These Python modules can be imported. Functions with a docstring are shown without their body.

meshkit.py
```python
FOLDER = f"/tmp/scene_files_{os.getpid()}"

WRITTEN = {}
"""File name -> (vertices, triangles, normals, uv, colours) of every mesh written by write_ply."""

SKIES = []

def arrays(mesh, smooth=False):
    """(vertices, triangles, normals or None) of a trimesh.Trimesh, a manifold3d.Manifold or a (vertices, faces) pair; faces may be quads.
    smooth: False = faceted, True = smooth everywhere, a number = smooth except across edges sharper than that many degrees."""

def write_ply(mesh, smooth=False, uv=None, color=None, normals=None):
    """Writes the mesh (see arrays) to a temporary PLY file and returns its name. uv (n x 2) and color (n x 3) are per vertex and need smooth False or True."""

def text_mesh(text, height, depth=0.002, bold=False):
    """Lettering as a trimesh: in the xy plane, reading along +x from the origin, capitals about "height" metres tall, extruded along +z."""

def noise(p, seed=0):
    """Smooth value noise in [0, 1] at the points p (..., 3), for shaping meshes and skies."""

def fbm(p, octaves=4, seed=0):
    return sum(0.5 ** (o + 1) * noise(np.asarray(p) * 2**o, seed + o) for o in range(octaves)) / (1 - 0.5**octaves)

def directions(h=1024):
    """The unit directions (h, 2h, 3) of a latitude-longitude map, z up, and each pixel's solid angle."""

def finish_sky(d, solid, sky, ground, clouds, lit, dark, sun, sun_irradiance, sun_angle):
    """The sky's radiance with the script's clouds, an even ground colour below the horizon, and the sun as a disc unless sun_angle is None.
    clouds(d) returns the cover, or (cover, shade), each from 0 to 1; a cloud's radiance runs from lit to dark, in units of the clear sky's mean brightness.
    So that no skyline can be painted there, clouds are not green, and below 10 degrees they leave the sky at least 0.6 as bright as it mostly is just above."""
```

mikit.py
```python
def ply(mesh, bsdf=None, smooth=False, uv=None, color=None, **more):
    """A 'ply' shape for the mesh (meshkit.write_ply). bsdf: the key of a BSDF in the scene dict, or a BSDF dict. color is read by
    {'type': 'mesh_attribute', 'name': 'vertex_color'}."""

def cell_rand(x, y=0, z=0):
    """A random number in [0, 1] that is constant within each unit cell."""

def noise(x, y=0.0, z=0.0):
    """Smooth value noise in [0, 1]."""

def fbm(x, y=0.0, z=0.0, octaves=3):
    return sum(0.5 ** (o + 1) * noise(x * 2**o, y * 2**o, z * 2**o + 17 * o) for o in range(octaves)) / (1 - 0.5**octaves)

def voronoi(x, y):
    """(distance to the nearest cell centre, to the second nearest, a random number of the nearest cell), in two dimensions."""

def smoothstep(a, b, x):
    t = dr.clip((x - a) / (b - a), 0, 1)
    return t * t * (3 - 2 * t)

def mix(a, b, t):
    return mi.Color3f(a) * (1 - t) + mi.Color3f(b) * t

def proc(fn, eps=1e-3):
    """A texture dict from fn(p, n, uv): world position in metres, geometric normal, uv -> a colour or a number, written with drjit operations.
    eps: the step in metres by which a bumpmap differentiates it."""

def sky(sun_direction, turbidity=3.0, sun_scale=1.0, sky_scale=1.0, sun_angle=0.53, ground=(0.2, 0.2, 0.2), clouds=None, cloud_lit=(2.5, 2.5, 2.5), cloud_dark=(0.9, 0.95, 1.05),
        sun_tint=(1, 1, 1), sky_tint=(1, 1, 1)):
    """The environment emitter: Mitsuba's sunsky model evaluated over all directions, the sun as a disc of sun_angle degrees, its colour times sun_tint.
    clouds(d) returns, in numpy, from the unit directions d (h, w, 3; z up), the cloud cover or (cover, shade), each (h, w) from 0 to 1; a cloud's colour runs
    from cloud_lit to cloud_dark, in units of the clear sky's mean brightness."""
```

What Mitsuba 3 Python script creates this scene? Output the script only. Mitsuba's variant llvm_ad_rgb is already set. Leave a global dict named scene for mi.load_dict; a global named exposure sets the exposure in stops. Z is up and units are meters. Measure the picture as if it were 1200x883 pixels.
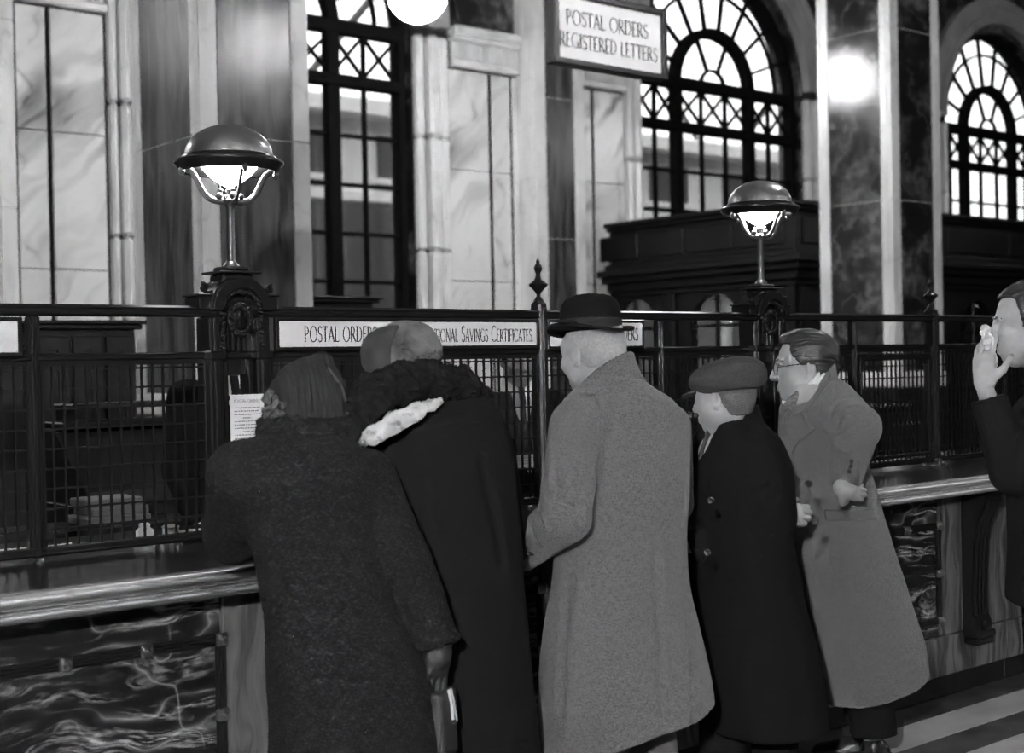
import math, numpy as np, trimesh, manifold3d as m3, mitsuba as mi, drjit as dr, mikit, meshkit
from mikit import proc, noise, fbm, voronoi, smoothstep, mix
from shapely.geometry import Polygon, LineString, Point
from shapely.ops import unary_union
from shapely import affinity

T = mi.ScalarTransform4f
scene, labels = {}, {}
PI = math.pi
# ------------------------------------------------------------------ camera, light, exposure
CAM = np.array([-3.38, -3.951, 1.571])
_y, _p, _r = np.radians([39.37, 0.57, -1.13])
_F = np.array([math.sin(_y) * math.cos(_p), math.cos(_y) * math.cos(_p), -math.sin(_p)])
_R0 = np.array([math.cos(_y), -math.sin(_y), 0.0]); _U0 = np.cross(_R0, _F)
_UP = -_R0 * math.sin(_r) + _U0 * math.cos(_r)
scene['camera'] = {'type': 'thinlens', 'fov': 2 * math.degrees(math.atan(600 / 1600.0)), 'fov_axis': 'x',
                   'aperture_radius': 0.0085, 'focus_distance': 4.7, 'near_clip': 0.05, 'far_clip': 200.0,
                   'to_world': T().look_at(origin=CAM.tolist(), target=(CAM + _F).tolist(), up=_UP.tolist())}
exposure = 1.35
SKY = 1.0
scene['sky'] = mikit.sky((-0.4, -0.5, 0.75), turbidity=4.0, sun_scale=0.0, sky_scale=SKY, ground=(0.18, 0.18, 0.18),
                         clouds=lambda d: (np.ones(d.shape[:2]), 0.5 * meshkit.noise(d * np.array([3.0, 3.0, 9.0]), 4)),
                         cloud_lit=(9.0, 9.0, 9.0), cloud_dark=(6.5, 6.5, 6.5))
LAMP_L = 31.5      # radiance of the hall's opal globes
FLASH_L = 7400.0    # the photographer's flash bulb beside the camera

# ------------------------------------------------------------------ helpers
def g3(v): return {'type': 'rgb', 'value': [v, v, v]}
def uniq(key):
    if key not in scene and key not in labels: return key
    n = 1
    while f'{key}_{n:03d}' in scene or f'{key}_{n:03d}' in labels: n += 1
    return f'{key}_{n:03d}'
def add(key, mesh, mat, smooth=False, label=None, cat=None, group=None, kind=None, **kw):
    key = uniq(key)
    if isinstance(mesh, (list,)): mesh = cat_(mesh)
    scene[key] = mesh if isinstance(mesh, dict) else mikit.ply(mesh, mat, smooth=smooth, **kw)
    tag(key, label, cat, group, kind)
    return key
def tag(key, label=None, cat=None, group=None, kind=None):
    d = {}
    if label: d['label'] = label
    if cat: d['category'] = cat
    if group: d['group'] = group
    if kind: d['kind'] = kind
    if d: labels[key] = d
    return key
def thing(key, label, cat, group=None, kind=None): return tag(uniq(key), label, cat, group, kind)
def cat_(ms):
    vs, fs, n = [], [], 0
    for m in ms:
        v, f = (np.asarray(m[0]), np.asarray(m[1])) if isinstance(m, tuple) else (np.asarray(m.vertices), np.asarray(m.faces))
        if f.shape[1] == 4: f = np.vstack([f[:, [0, 1, 2]], f[:, [0, 2, 3]]])
        vs.append(v); fs.append(f + n); n += len(v)
    return trimesh.Trimesh(np.vstack(vs), np.vstack(fs), process=False)
def box(x0, x1, y0, y1, z0, z1, c=0.0):
    x0, x1 = min(x0, x1), max(x0, x1); y0, y1 = min(y0, y1), max(y0, y1); z0, z1 = min(z0, z1), max(z0, z1)
    if c <= 0:
        return trimesh.creation.box(bounds=[[x0, y0, z0], [x1, y1, z1]])
    c = min(c, (x1 - x0) * .45, (y1 - y0) * .45, (z1 - z0) * .45)
    pts = []
    for x, sx in ((x0, 1), (x1, -1)):
        for y, sy in ((y0, 1), (y1, -1)):
            for z, sz in ((z0, 1), (z1, -1)):
                pts += [(x + sx * c, y + sy * c, z), (x + sx * c, y, z + sz * c), (x, y + sy * c, z + sz * c)]
    return trimesh.convex.convex_hull(np.array(pts))
def xf(mesh, M=None, t=None):
    m = trimesh.Trimesh(np.array(mesh.vertices), np.array(mesh.faces), process=False)
    if M is not None: m.vertices = m.vertices @ np.asarray(M).T
    if t is not None: m.vertices = m.vertices + np.asarray(t)
    return m
def lathe(prof, n=40, at=(0, 0, 0)):
    """prof: (r, z) from bottom to top."""
    prof = np.array(prof, float); k = len(prof); a = np.arange(n) * 2 * PI / n
    v = np.stack([prof[:, None, 0] * np.cos(a), prof[:, None, 0] * np.sin(a), np.repeat(prof[:, 1:2], n, 1)], -1).reshape(-1, 3)
    i, j = np.meshgrid(np.arange(k - 1), np.arange(n), indexing='ij'); j2 = (j + 1) % n
    f = np.stack([i * n + j, i * n + j2, (i + 1) * n + j2, (i + 1) * n + j], -1).reshape(-1, 4)
    f = np.vstack([f[:, [0, 1, 2]], f[:, [0, 2, 3]]])
    return trimesh.Trimesh(v + np.asarray(at), f, process=False)
def tube(pts, r, n=10, flat=None, cap=True):
    """Swept tube; r number or list; flat=(sx, sy) squashes the section."""
    p = np.asarray(pts, float); m = len(p); r = np.broadcast_to(r, (m,))
    t = np.gradient(p, axis=0); t /= np.linalg.norm(t, axis=1, keepdims=True) + 1e-12
    ref = np.array([0, 0, 1.0]) if abs(t[0][2]) < 0.9 else np.array([0, 1.0, 0])
    A = []
    a = np.cross(t[0], ref); a /= np.linalg.norm(a)
    for k in range(m):
        a = a - t[k] * (a @ t[k]); a /= np.linalg.norm(a) + 1e-12; A.append(a.copy())
    A = np.array(A); B = np.cross(t, A); ang = np.arange(n) * 2 * PI / n + PI / n
    sx, sy = flat or (1, 1)
    v = p[:, None] + r[:, None, None] * (sx * np.cos(ang)[None, :, None] * A[:, None] + sy * np.sin(ang)[None, :, None] * B[:, None])
    i, j = np.meshgrid(np.arange(m - 1), np.arange(n), indexing='ij'); j2 = (j + 1) % n
    f = np.stack([i * n + j, i * n + j2, (i + 1) * n + j2, (i + 1) * n + j], -1).reshape(-1, 4)
    f = np.vstack([f[:, [0, 1, 2]], f[:, [0, 2, 3]]]); v = v.reshape(-1, 3)
    if cap:
        v = np.vstack([v, p[:1], p[-1:]]); q = np.arange(n)
        f = np.vstack([f, np.stack([(q + 1) % n, q, np.full(n, m * n)], 1), np.stack([(m - 1) * n + q, (m - 1) * n + (q + 1) % n, np.full(n, m * n + 1)], 1)])
    return trimesh.Trimesh(v, f, process=False)
def extrude_x(poly, x0, x1):
    """Polygon given in (y, z), extruded along x."""
    m = trimesh.creation.extrude_polygon(Polygon(poly) if not isinstance(poly, Polygon) else poly, x1 - x0, engine='earcut')
    v = np.array(m.vertices); return trimesh.Trimesh(np.stack([v[:, 2] + x0, v[:, 0], v[:, 1]], 1), m.faces, process=False)
def extrude_y(poly, y0, y1):
    """Shapely polygon in (x, z), extruded from y0 to y1."""
    m = trimesh.creation.extrude_polygon(poly, abs(y1 - y0), engine='earcut')
    v = np.array(m.vertices); f = np.array(m.faces)[:, ::-1]
    return trimesh.Trimesh(np.stack([v[:, 0], v[:, 2] + min(y0, y1), v[:, 1]], 1), f, process=False)
def extrude_ys(poly, y0, y1):
    return cat_([extrude_y(g, y0, y1) for g in getattr(poly, 'geoms', [poly]) if g.area > 1e-9])

# ------------------------------------------------------------------ materials
def two(b): return {'type': 'twosided', 'bsdf': b}
def mat(name, b, t=True): scene[name] = two(b) if t else b; return name
def diff(name, v): return mat(name, {'type': 'diffuse', 'reflectance': v if isinstance(v, dict) else g3(v)})
def gloss(name, v, a, ior=1.5): return mat(name, {'type': 'roughplastic', 'diffuse_reflectance': v if isinstance(v, dict) else g3(v), 'alpha': a, 'int_ior': ior, 'nonlinear': False})
def metal(name, v, rough, met=1.0): return mat(name, {'type': 'principled', 'base_color': v if isinstance(v, dict) else g3(v), 'roughness': rough, 'metallic': met})

def _vein(p, s, dirx=(0.55, 0.55, 0.62), seed=0.0, sharp=16.0):
    t = p.x * dirx[0] + p.y * dirx[1] + p.z * dirx[2]
    w = fbm(p.x * 1.3 * s + seed, p.y * 1.3 * s + 3.1, p.z * 0.9 * s + seed, 4)
    v = dr.abs(dr.sin(t * 2.6 * s + 9.0 * w))
    return dr.exp(-v * sharp * (0.35 + 1.3 * noise(p.x * 2 * s + 5, p.y * 2 * s, p.z * 2 * s)))
def marble_light(p, n, uv):
    a = p.x * 0.75 + p.z * 0.66 + p.y * 0.3; b = p.z * 0.75 - p.x * 0.66          # veining runs aslant
    w = fbm(p.x * 1.7 + 3, p.y * 1.7, p.z * 1.7, 3)
    soft = fbm(b * 4.2 + 2.6 * w, a * 0.75, p.y * 2, 4)
    fine = fbm(b * 14 + 5 * w, a * 2.2, p.y * 3, 3)
    patch = smoothstep(0.40, 0.66, fbm(p.x * 1.1 + 7, p.y * 1.1, p.z * 0.7, 2))
    c = 0.57 - 0.44 * smoothstep(0.45, 0.74, soft) * (0.35 + 0.65 * patch) - 0.20 * smoothstep(0.52, 0.8, fine) * patch
    chain = dr.exp(-dr.abs(dr.sin(p.x * 4.6 + 1.4 + 0.55 * dr.sin(p.z * 2.1) + 2.2 * fbm(p.z * 3.0, p.x * 2, 0.0, 3))) * 9) * smoothstep(.5, .62, noise(p.x * .75 + 3.3, p.z * .25))
    return mi.Color3f(dr.clip(c - 0.30 * chain * noise(p.z * 9, p.x * 9), 0.06, 0.8))
def marble_pale(p, n, uv):
    c = 0.60 - 0.16 * smoothstep(0.42, 0.75, fbm(p.x * 6, p.y * 6, p.z * 1.2, 4)) - 0.10 * _vein(p, 1.6, (0.5, 0.5, 0.9), 4.0)
    return mi.Color3f(dr.clip(c, 0.1, 0.8))
def marble_dark(p, n, uv):
    w = fbm(p.z * 1.1, p.x * 3, p.y * 3, 3)
    a = fbm(p.x * 16 + 5 * w, p.y * 16 + 5 * w, p.z * 1.0, 4)
    c = 0.008 + 0.060 * smoothstep(0.32, 0.75, a) + 0.022 * noise(p.x * 75 + 6 * w, p.y * 75, p.z * 5)
    return mi.Color3f(c)
def marble_mottle(p, n, uv):
    a = fbm(p.x * 3.2 + 2 * fbm(p.x * 2, p.y * 2, p.z * 2, 2), p.y * 3.2, p.z * 2.4, 5)
    q = fbm(p.x * 14 + p.z * 9, p.y * 14, p.z * 11 - p.x * 9, 4)
    vein = dr.exp(-dr.abs(dr.sin((p.x + p.y) * 5 + p.z * 3.2 + 7 * a)) * 12) * noise(p.x * 5, p.y * 5, p.z * 4)
    c = 0.008 + 0.062 * smoothstep(0.42, 0.72, a) * (0.45 + 1.0 * smoothstep(0.35, 0.65, q)) + 0.09 * vein
    return mi.Color3f(c)
def marble_banded(p, n, uv):
    w = fbm(p.x * 2.0, p.z * 6.0, p.y + 3, 3)
    t = p.z * 30.0 + p.x * 0.6 + 6.5 * w + 0.9 * noise(p.x * 14, p.z * 30)
    b = fbm(t * 1.3, p.x * 3.0, p.z * 2, 4)
    fine = fbm(t * 5, p.x * 26, p.z * 30, 3)
    zone = smoothstep(0.30, 0.58, fbm(p.x * 2.2 + 4, p.z * 6.5 + 1.3, 0.0, 3))
    v = smoothstep(0.45, 0.72, b) * smoothstep(0.36, 0.72, fine) * (0.25 + 0.75 * zone)
    ridge = dr.exp(-dr.abs(dr.sin(t * 0.9 + 4 * noise(p.x * 9, p.z * 16))) * 7) * zone * (0.3 + noise(p.x * 22, p.z * 40))
    d1 = dr.exp(-dr.abs(dr.sin((p.x * 0.8 + p.z * 0.62) * 5.2 + 1.2 * noise(p.z * 14, p.x * 14) + 1.1)) * 34) * smoothstep(.42, .6, noise(p.x * 5, p.z * 7 + 2))
    return mi.Color3f(dr.clip(0.0035 + 0.34 * v * (0.4 + 0.9 * noise(p.x * 60, p.z * 160)) + 0.13 * ridge + 0.10 * d1, 0.0, 0.55))
def marble_grain(p, n, uv):
    w = fbm(p.z * 3, p.x * 6, p.y * 4, 3)
    a = fbm(p.x * 34 + 7 * w, p.z * 2.6, p.y * 34, 4)
    f = noise(p.x * 190 + 20 * w, p.z * 22, p.y * 190)
    return mi.Color3f(0.008 + 0.062 * smoothstep(0.30, 0.74, a) + 0.02 * f)
def wood_dark(p, n, uv):
    a = fbm((p.x + p.y) * 30 + 4 * noise(p.z * 2, p.x * 3), p.z * 2.0, p.y * 2, 3)
    return mi.Color3f(0.002 + 0.004 * a)
def wood_office(p, n, uv):
    a = fbm((p.x + p.y) * 22, p.z * 2.0, p.y * 2, 3)
    return mi.Color3f(0.002 + 0.005 * a)
gloss('m_marble_light', proc(marble_light), 0.06)
gloss('m_marble_grey', proc(lambda p, n, uv: mi.Color3f(0.17 + 0.16 * fbm(p.x * 3, p.y * 3, p.z * 3, 4))), 0.15)
gloss('m_marble_pale', proc(marble_pale), 0.12)
gloss('m_marble_dark', proc(marble_dark), 0.045)
gloss('m_marble_mottle', proc(marble_mottle), 0.05)
gloss('m_marble_banded', proc(marble_banded), 0.10)
gloss('m_marble_grain', proc(marble_grain), 0.12)
gloss('m_wood', proc(wood_dark), 0.30, 1.3)
gloss('m_wood_office', proc(wood_office), 0.30, 1.3)
gloss('m_counter_top', g3(0.012), 0.045)
diff('m_black', 0.008)
metal('m_bronze', 0.012, 0.26, 0.75)
metal('m_bronze_dark', 0.010, 0.26, 0.7)
metal('m_dome', 0.26, 0.33, 1.0)
metal('m_polished', 0.72, 0.10, 1.0)
mat('m_nosing', {'type': 'roughconductor', 'material': 'none', 'specular_reflectance': g3(0.78), 'distribution': 'ggx', 'alpha_u': 0.20, 'alpha_v': 0.07})
diff('m_window_iron', 0.006)
gloss('m_sign_white', g3(0.84), 0.25)
gloss('m_sign_black', g3(0.006), 0.2)
diff('m_paper', 0.78)
diff('m_ink', 0.03)
diff('m_ink_soft', 0.30)
scene['m_glass'] = {'type': 'thindielectric', 'int_ior': 1.5}
diff('m_ceiling', 0.22)
diff('m_plaster', 0.07)

# ------------------------------------------------------------------ the setting
WY = 9.55                      # plane of the window wall
PITCH = 7.4                    # bay
WX = [4.44, 11.84, 19.24]      # window centres
PX = [0.88, 8.28, 15.68]       # wall pilasters
def struct(key, mesh, m, smooth=False, **k): return add(key, mesh, m, smooth, kind='structure' if '__' not in key else None, **k)

# floor: dark and pale marble bands that run along the counter
struct('floor', box(-12, 30, -12, 24, -0.2, -0.012), 'm_marble_mottle')
def floor_tone(lo, hi, s):
    def fn(p, n, uv): return mi.Color3f(lo + (hi - lo) * fbm(p.x * s, p.y * s * 1.3, 0.0, 4))
    return fn
gloss('m_floor_pale', proc(floor_tone(0.16, 0.34, 4.0)), 0.14)
gloss('m_floor_dark', proc(floor_tone(0.012, 0.05, 6.0)), 0.14)
yb = -0.30; k = 0
bands = [(0.227, 'm_floor_dark', 1.1), (0.208, 'm_floor_pale', 1.3), (0.185, 'm_floor_dark', 1.2), (0.20, 'm_floor_pale', 1.3), (0.55, 'm_floor_dark', 0.9), (0.24, 'm_floor_pale', 1.3)]
for w, m, L in bands:
    x = -4.2 + 0.23 * k
    while x < 7.0:
        add('floor__band_slab', box(x + .0015, x + L - .0015, yb - w + .0015, yb - .0015, -0.02, 0.0, 0.001), m); x += L
    yb -= w; k += 1

# shell of the hall
struct('ceiling', box(-12, 30, -12, 10.2, 9.0, 9.2), 'm_ceiling')
struct('wall_front', box(-12, 30, -12.3, -12.0, 0, 9.0), 'm_plaster')
struct('wall_left', box(-12.3, -12.0, -12.3, 10.2, 0, 9.0), 'm_plaster')
struct('wall_right', box(30.0, 30.3, -12.3, 10.2, 0, 9.0), 'm_plaster')

# window wall with arched openings
HW, ZS, ZB = 1.80, 5.58, 1.0       # half width of the opening, springing, bottom
def opening(cx, hw=HW, zb=ZB):
    a = np.linspace(0, PI, 41)
    return Polygon([(cx + hw, zb)] + [(cx + hw * math.cos(t), ZS + hw * math.sin(t)) for t in a] + [(cx - hw, zb)])
wallpoly = Polygon([(-12, 0), (30, 0), (30, 9), (-12, 9)])
for cx in WX + [-2.96, 26.64]: wallpoly = wallpoly.difference(opening(cx))
struct('wall_back', extrude_ys(wallpoly, WY + 0.02, WY + 0.5), 'm_marble_mottle')

# facing slabs of the wall: panel, groove, strip, jamb mouldings, pilaster, frieze
def slab(parent, x0, x1, z0, z1, m, y, depth=0.05, c=0.006, nm='slab'):
    add(f'{parent}__{nm}', box(x0, x1, y, y + depth, z0, z1, c), m)
COURSE = [0.0, 1.25, 2.60, 3.98, 5.22]
for i, px in enumerate(PX):
    for s in (-1, 1):
        if i == 0 and s < 0: continue
        X = lambda a, b: (px + min(s * a, s * b), px + max(s * a, s * b))
        for z0, z1 in zip(COURSE[:-1], COURSE[1:]):
            zz0, zz1 = z0 + .004, z1 - .004
            slab('wall_back', *X(0.425, 0.515), zz0, zz1, 'm_marble_pale', WY - .03)
            slab('wall_back', *X(0.555, 0.855), zz0, zz1, 'm_marble_light', WY - .03)
            slab('wall_back', *X(0.905, 1.46 if s > 0 else 1.53), zz0, zz1, 'm_marble_light', WY - .03)
            # jamb: three vertical mouldings beside the window
            je = 1.0 if s > 0 else 1.62; J = lambda a: 1.50 + (a - 1.50) * je + (0.06 if s < 0 else 0)
            slab('wall_back', *X(J(1.50), J(1.585)), zz0 + .35, zz1 + .35, 'm_marble_pale', WY - .10, .15, .03, 'jamb_moulding')
            slab('wall_back', *X(J(1.60), J(1.70)), zz0 + .35, zz1 + .35, 'm_marble_pale', WY - .16, .2, .04, 'jamb_moulding')
            slab('wall_back', *X(J(1.715), J(1.79)), zz0 + .35, zz1 + .35, 'm_marble_pale', WY - .08, .13, .03, 'jamb_moulding')
        # black strips set back in the grooves between the slabs
        for a in (0.52, 0.86):
            add('wall_back__groove_strip', box(*X(a, a + 0.034), WY - .02, WY + .03, 0.0, 5.22), 'm_black')
        # frieze and cornice over the panel
        add('wall_back__frieze', box(*X(0.425, 1.49), WY - .10, WY + .03, 5.24, 5.33, .02), 'm_marble_pale')
        add('wall_back__frieze', box(*X(0.425, 1.47), WY - .04, WY + .03, 5.33, 5.56), 'm_marble_pale')
        n = 14
        for q in range(n):
            a = 0.45 + q * (1.0 / n)
            add('wall_back__flute_block', box(*X(a, a + 0.045), WY - .085, WY - .03, 5.345, 5.545, .008), 'm_marble_pale')
        add('wall_back__cornice', box(*X(0.425, 1.49), WY - .13, WY + .03, 5.56, 5.63, .02), 'm_marble_pale')
        add('wall_back__cornice', box(*X(0.425, 1.51), WY - .18, WY + .03, 5.63, 5.74, .03), 'm_marble_pale')
        add('wall_back__upper_panel', box(*X(0.47, 1.40), WY - .02, WY + .03, 5.8, 8.6, .01), 'm_marble_mottle')
    # pilaster itself: pale margins, dark field (the first is pale all over)
    y = WY - .36
    dk = 'm_marble_light' if i == 0 else 'm_marble_dark'
    add('wall_back__pilaster_core', box(px - .415, px + .415, y + .012, WY + .02, 0, 8.9), 'm_marble_pale')
    for z0, z1 in zip([0, 1.5, 3.15, 4.95, 6.8], [1.5, 3.15, 4.95, 6.8, 8.9]):
        slab('wall_back', px - .425, px - .23, z0 + .003, z1 - .003, 'm_marble_pale', y, .05, .008, 'pilaster_margin')
        slab('wall_back', px - .225, px + .25, z0 + .003, z1 - .003, dk, y + .008, .05, .004, 'pilaster_slab')
        slab('wall_back', px + .255, px + .425, z0 + .003, z1 - .003, 'm_marble_pale', y, .05, .008, 'pilaster_margin')
        add('wall_back__pilaster_margin', box(px - .425, px - .40, y + .055, WY + .02, z0 + .003, z1 - .003, .006), 'm_marble_pale')
    # arch moulding springs from here over each window
for cx in WX:
    for ra, rb, d in ((1.82, 1.98, .12), (1.98, 2.14, .07), (2.14, 2.30, .10)):
        a = np.linspace(0, PI, 37)
        ring = Polygon([(cx + rb * math.cos(t), ZS + .1 + rb * math.sin(t)) for t in a] + [(cx + ra * math.cos(t), ZS + .1 + ra * math.sin(t)) for t in a[::-1]])
        add('wall_back__arch_moulding', extrude_ys(ring, WY - d, WY + .03), 'm_marble_grey')

# the iron windows
def frame_of(line, w): return LineString(line).buffer(w / 2, cap_style=2, join_style=2)
def arc(cx, cz, r, a0, a1, n=30): return [(cx + r * math.cos(t), cz + r * math.sin(t)) for t in np.linspace(a0, a1, n)]
LV = [4.93, 5.58]
ROWS = [4.30, 3.72, 3.14, 2.57, 2.0, 1.45]
for wi, cx in enumerate(WX):
    W = f'window_{wi + 1}'
    tag(W, kind='structure')
    y0, y1 = WY + .20, WY + .30
    outer = opening(cx, HW - .01, ZB + .01)
    add(W + '__frame', extrude_ys(outer.difference(outer.buffer(-.085)), y0 - .05, y1 + .03), 'm_window_iron')
    for s in (-1, 1):
        add(W + '__mullion', box(cx + s * .79 - .085, cx + s * .79 + .085, y0 - .04, y1 + .02, ZB + .02, ZS, .015), 'm_window_iron')
    add(W + '__transom', box(cx - HW + .03, cx + HW - .03, y0 - .06, y1 + .02, 4.87, 5.01, .02), 'm_window_iron')
    add(W + '__transom', box(cx - HW + .03, cx + HW - .03, y0 - .06, y1 + .02, 5.49, 5.655, .02), 'm_window_iron')
    ia = Polygon(arc(cx, ZS, .875, 0, PI) + arc(cx, ZS, .735, PI, 0))
    add(W + '__inner_arch', extrude_ys(ia, y0 - .04, y1 + .02), 'm_window_iron')
    xs = [-1.70, -1.24, -.79, -.26, .26, .79, 1.24, 1.70]
    for a in (-1.24, -.26, .26, 1.24):
        add(W + '__glazing_bar', box(cx + a - .02, cx + a + .02, y0, y1 - .03, ZB + .02, 4.9), 'm_window_iron')
        add(W + '__glazing_bar', box(cx + a - .018, cx + a + .018, y0, y1 - .03, 5.0, 5.5), 'm_window_iron')
    for z in ROWS:
        add(W + '__glazing_bar', box(cx - HW + .05, cx + HW - .05, y0 + .005, y1 - .035, z - .022, z + .022), 'm_window_iron')
    for a, b in zip(xs[:-1], xs[1:]):
        if b - a < .3: continue
        for q in (0, 1):
            l = [(cx + a, 5.0 if q else 5.5), (cx + b, 5.5 if q else 5.0)]
            add(W + '__lattice_bar', extrude_ys(frame_of(l, .032), y0 + .005 + .012 * q, y1 - .04 + .012 * q), 'm_window_iron')
    for q in range(1, 9):
        t = q * PI / 9
        l = [(cx + .86 * math.cos(t), ZS + .86 * math.sin(t)), (cx + 1.74 * math.cos(t), ZS + 1.74 * math.sin(t))]
        add(W + '__glazing_bar', extrude_ys(frame_of(l, .042), y0, y1 - .03), 'm_window_iron')
    add(W + '__glazing_bar', extrude_ys(LineString(arc(cx, ZS, 1.42, 0, PI)).buffer(.02, cap_style=2), y0 + .005, y1 - .035), 'm_window_iron')
    for t in (PI * .36, PI * .64):
        l = [(cx + .25 * math.cos(t), ZS + .25 * math.sin(t)), (cx + .76 * math.cos(t), ZS + .76 * math.sin(t))]
        add(W + '__glazing_bar', extrude_ys(frame_of(l, .036), y0, y1 - .03), 'm_window_iron')
    add(W + '__glazing_bar', extrude_ys(LineString(arc(cx, ZS, .26, 0, PI)).buffer(.018, cap_style=2), y0, y1 - .03), 'm_window_iron')
    # panes: one sheet of glass per light
    zrow = [ZB + .02] + ROWS[::-1] + [4.9]
    for a, b in zip(xs[:-1], xs[1:]):
        for z0, z1 in list(zip(zrow[:-1], zrow[1:])) + [(5.0, 5.5)]:
            v = np.array([[cx + a, WY + .245, z0], [cx + b, WY + .245, z0], [cx + b, WY + .245, z1], [cx + a, WY + .245, z1]])
            add(W + '__pane', (v, np.array([[0, 1, 2], [0, 2, 3]])), 'm_glass')
    def fan(r0, r1, t0, t1):
        o = np.array([(cx + r1 * math.cos(t), WY + .245, ZS + r1 * math.sin(t)) for t in np.linspace(t0, t1, 6)])
        i = np.array([(cx + r0 * math.cos(t), WY + .245, ZS + r0 * math.sin(t)) for t in np.linspace(t0, t1, 6)])
        v = np.vstack([i, o]); f = [[k, k + 1, k + 7, k + 6] for k in range(5)]
        add(W + '__pane', (v, np.array(f)), 'm_glass')
    for q in range(9):
        fan(.80, 1.42, q * PI / 9, (q + 1) * PI / 9); fan(1.42, 1.73, q * PI / 9, (q + 1) * PI / 9)
    for a, b in ((0, .36), (.36, .64), (.64, 1)): fan(.26, .80, a * PI, b * PI)
    fan(0.001, .26, 0, PI)

# outside: glazed-brick building across the light court, and the court's floor
EX = thing('building', 'pale glazed building across the light court, seen through the tall windows', 'building')
def ext_wall(p, n, uv):
    return mi.Color3f(0.64 + 0.14 * fbm(p.x * .8, p.z * 1.5, 0.0, 3))
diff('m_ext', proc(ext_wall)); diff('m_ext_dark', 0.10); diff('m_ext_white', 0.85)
add(EX + '__facade', box(-10, 25.5, 17.0, 18.0, -3, 6.3), 'm_ext')
add(EX + '__cornice', box(-10, 25.6, 16.6, 17.1, 6.05, 6.4, .05), 'm_ext_white')
add(EX + '__string_course', box(-10, 25.5, 16.9, 17.05, 4.55, 4.75, .02), 'm_ext_white')
for k in range(8):
    x = 6.0 + 2.35 * k
    f = add(EX + '__window', box(x, x + 1.2, 16.95, 17.05, 5.0, 5.8, .02), 'm_ext_dark')
    add(f + '__sill', box(x - .1, x + 1.3, 16.85, 17.0, 4.9, 5.0), 'm_ext_white')
add(EX + '__lower_wall', box(-10, 25.5, 16.75, 17.0, -3, 4.5), 'm_ext_dark')
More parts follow.
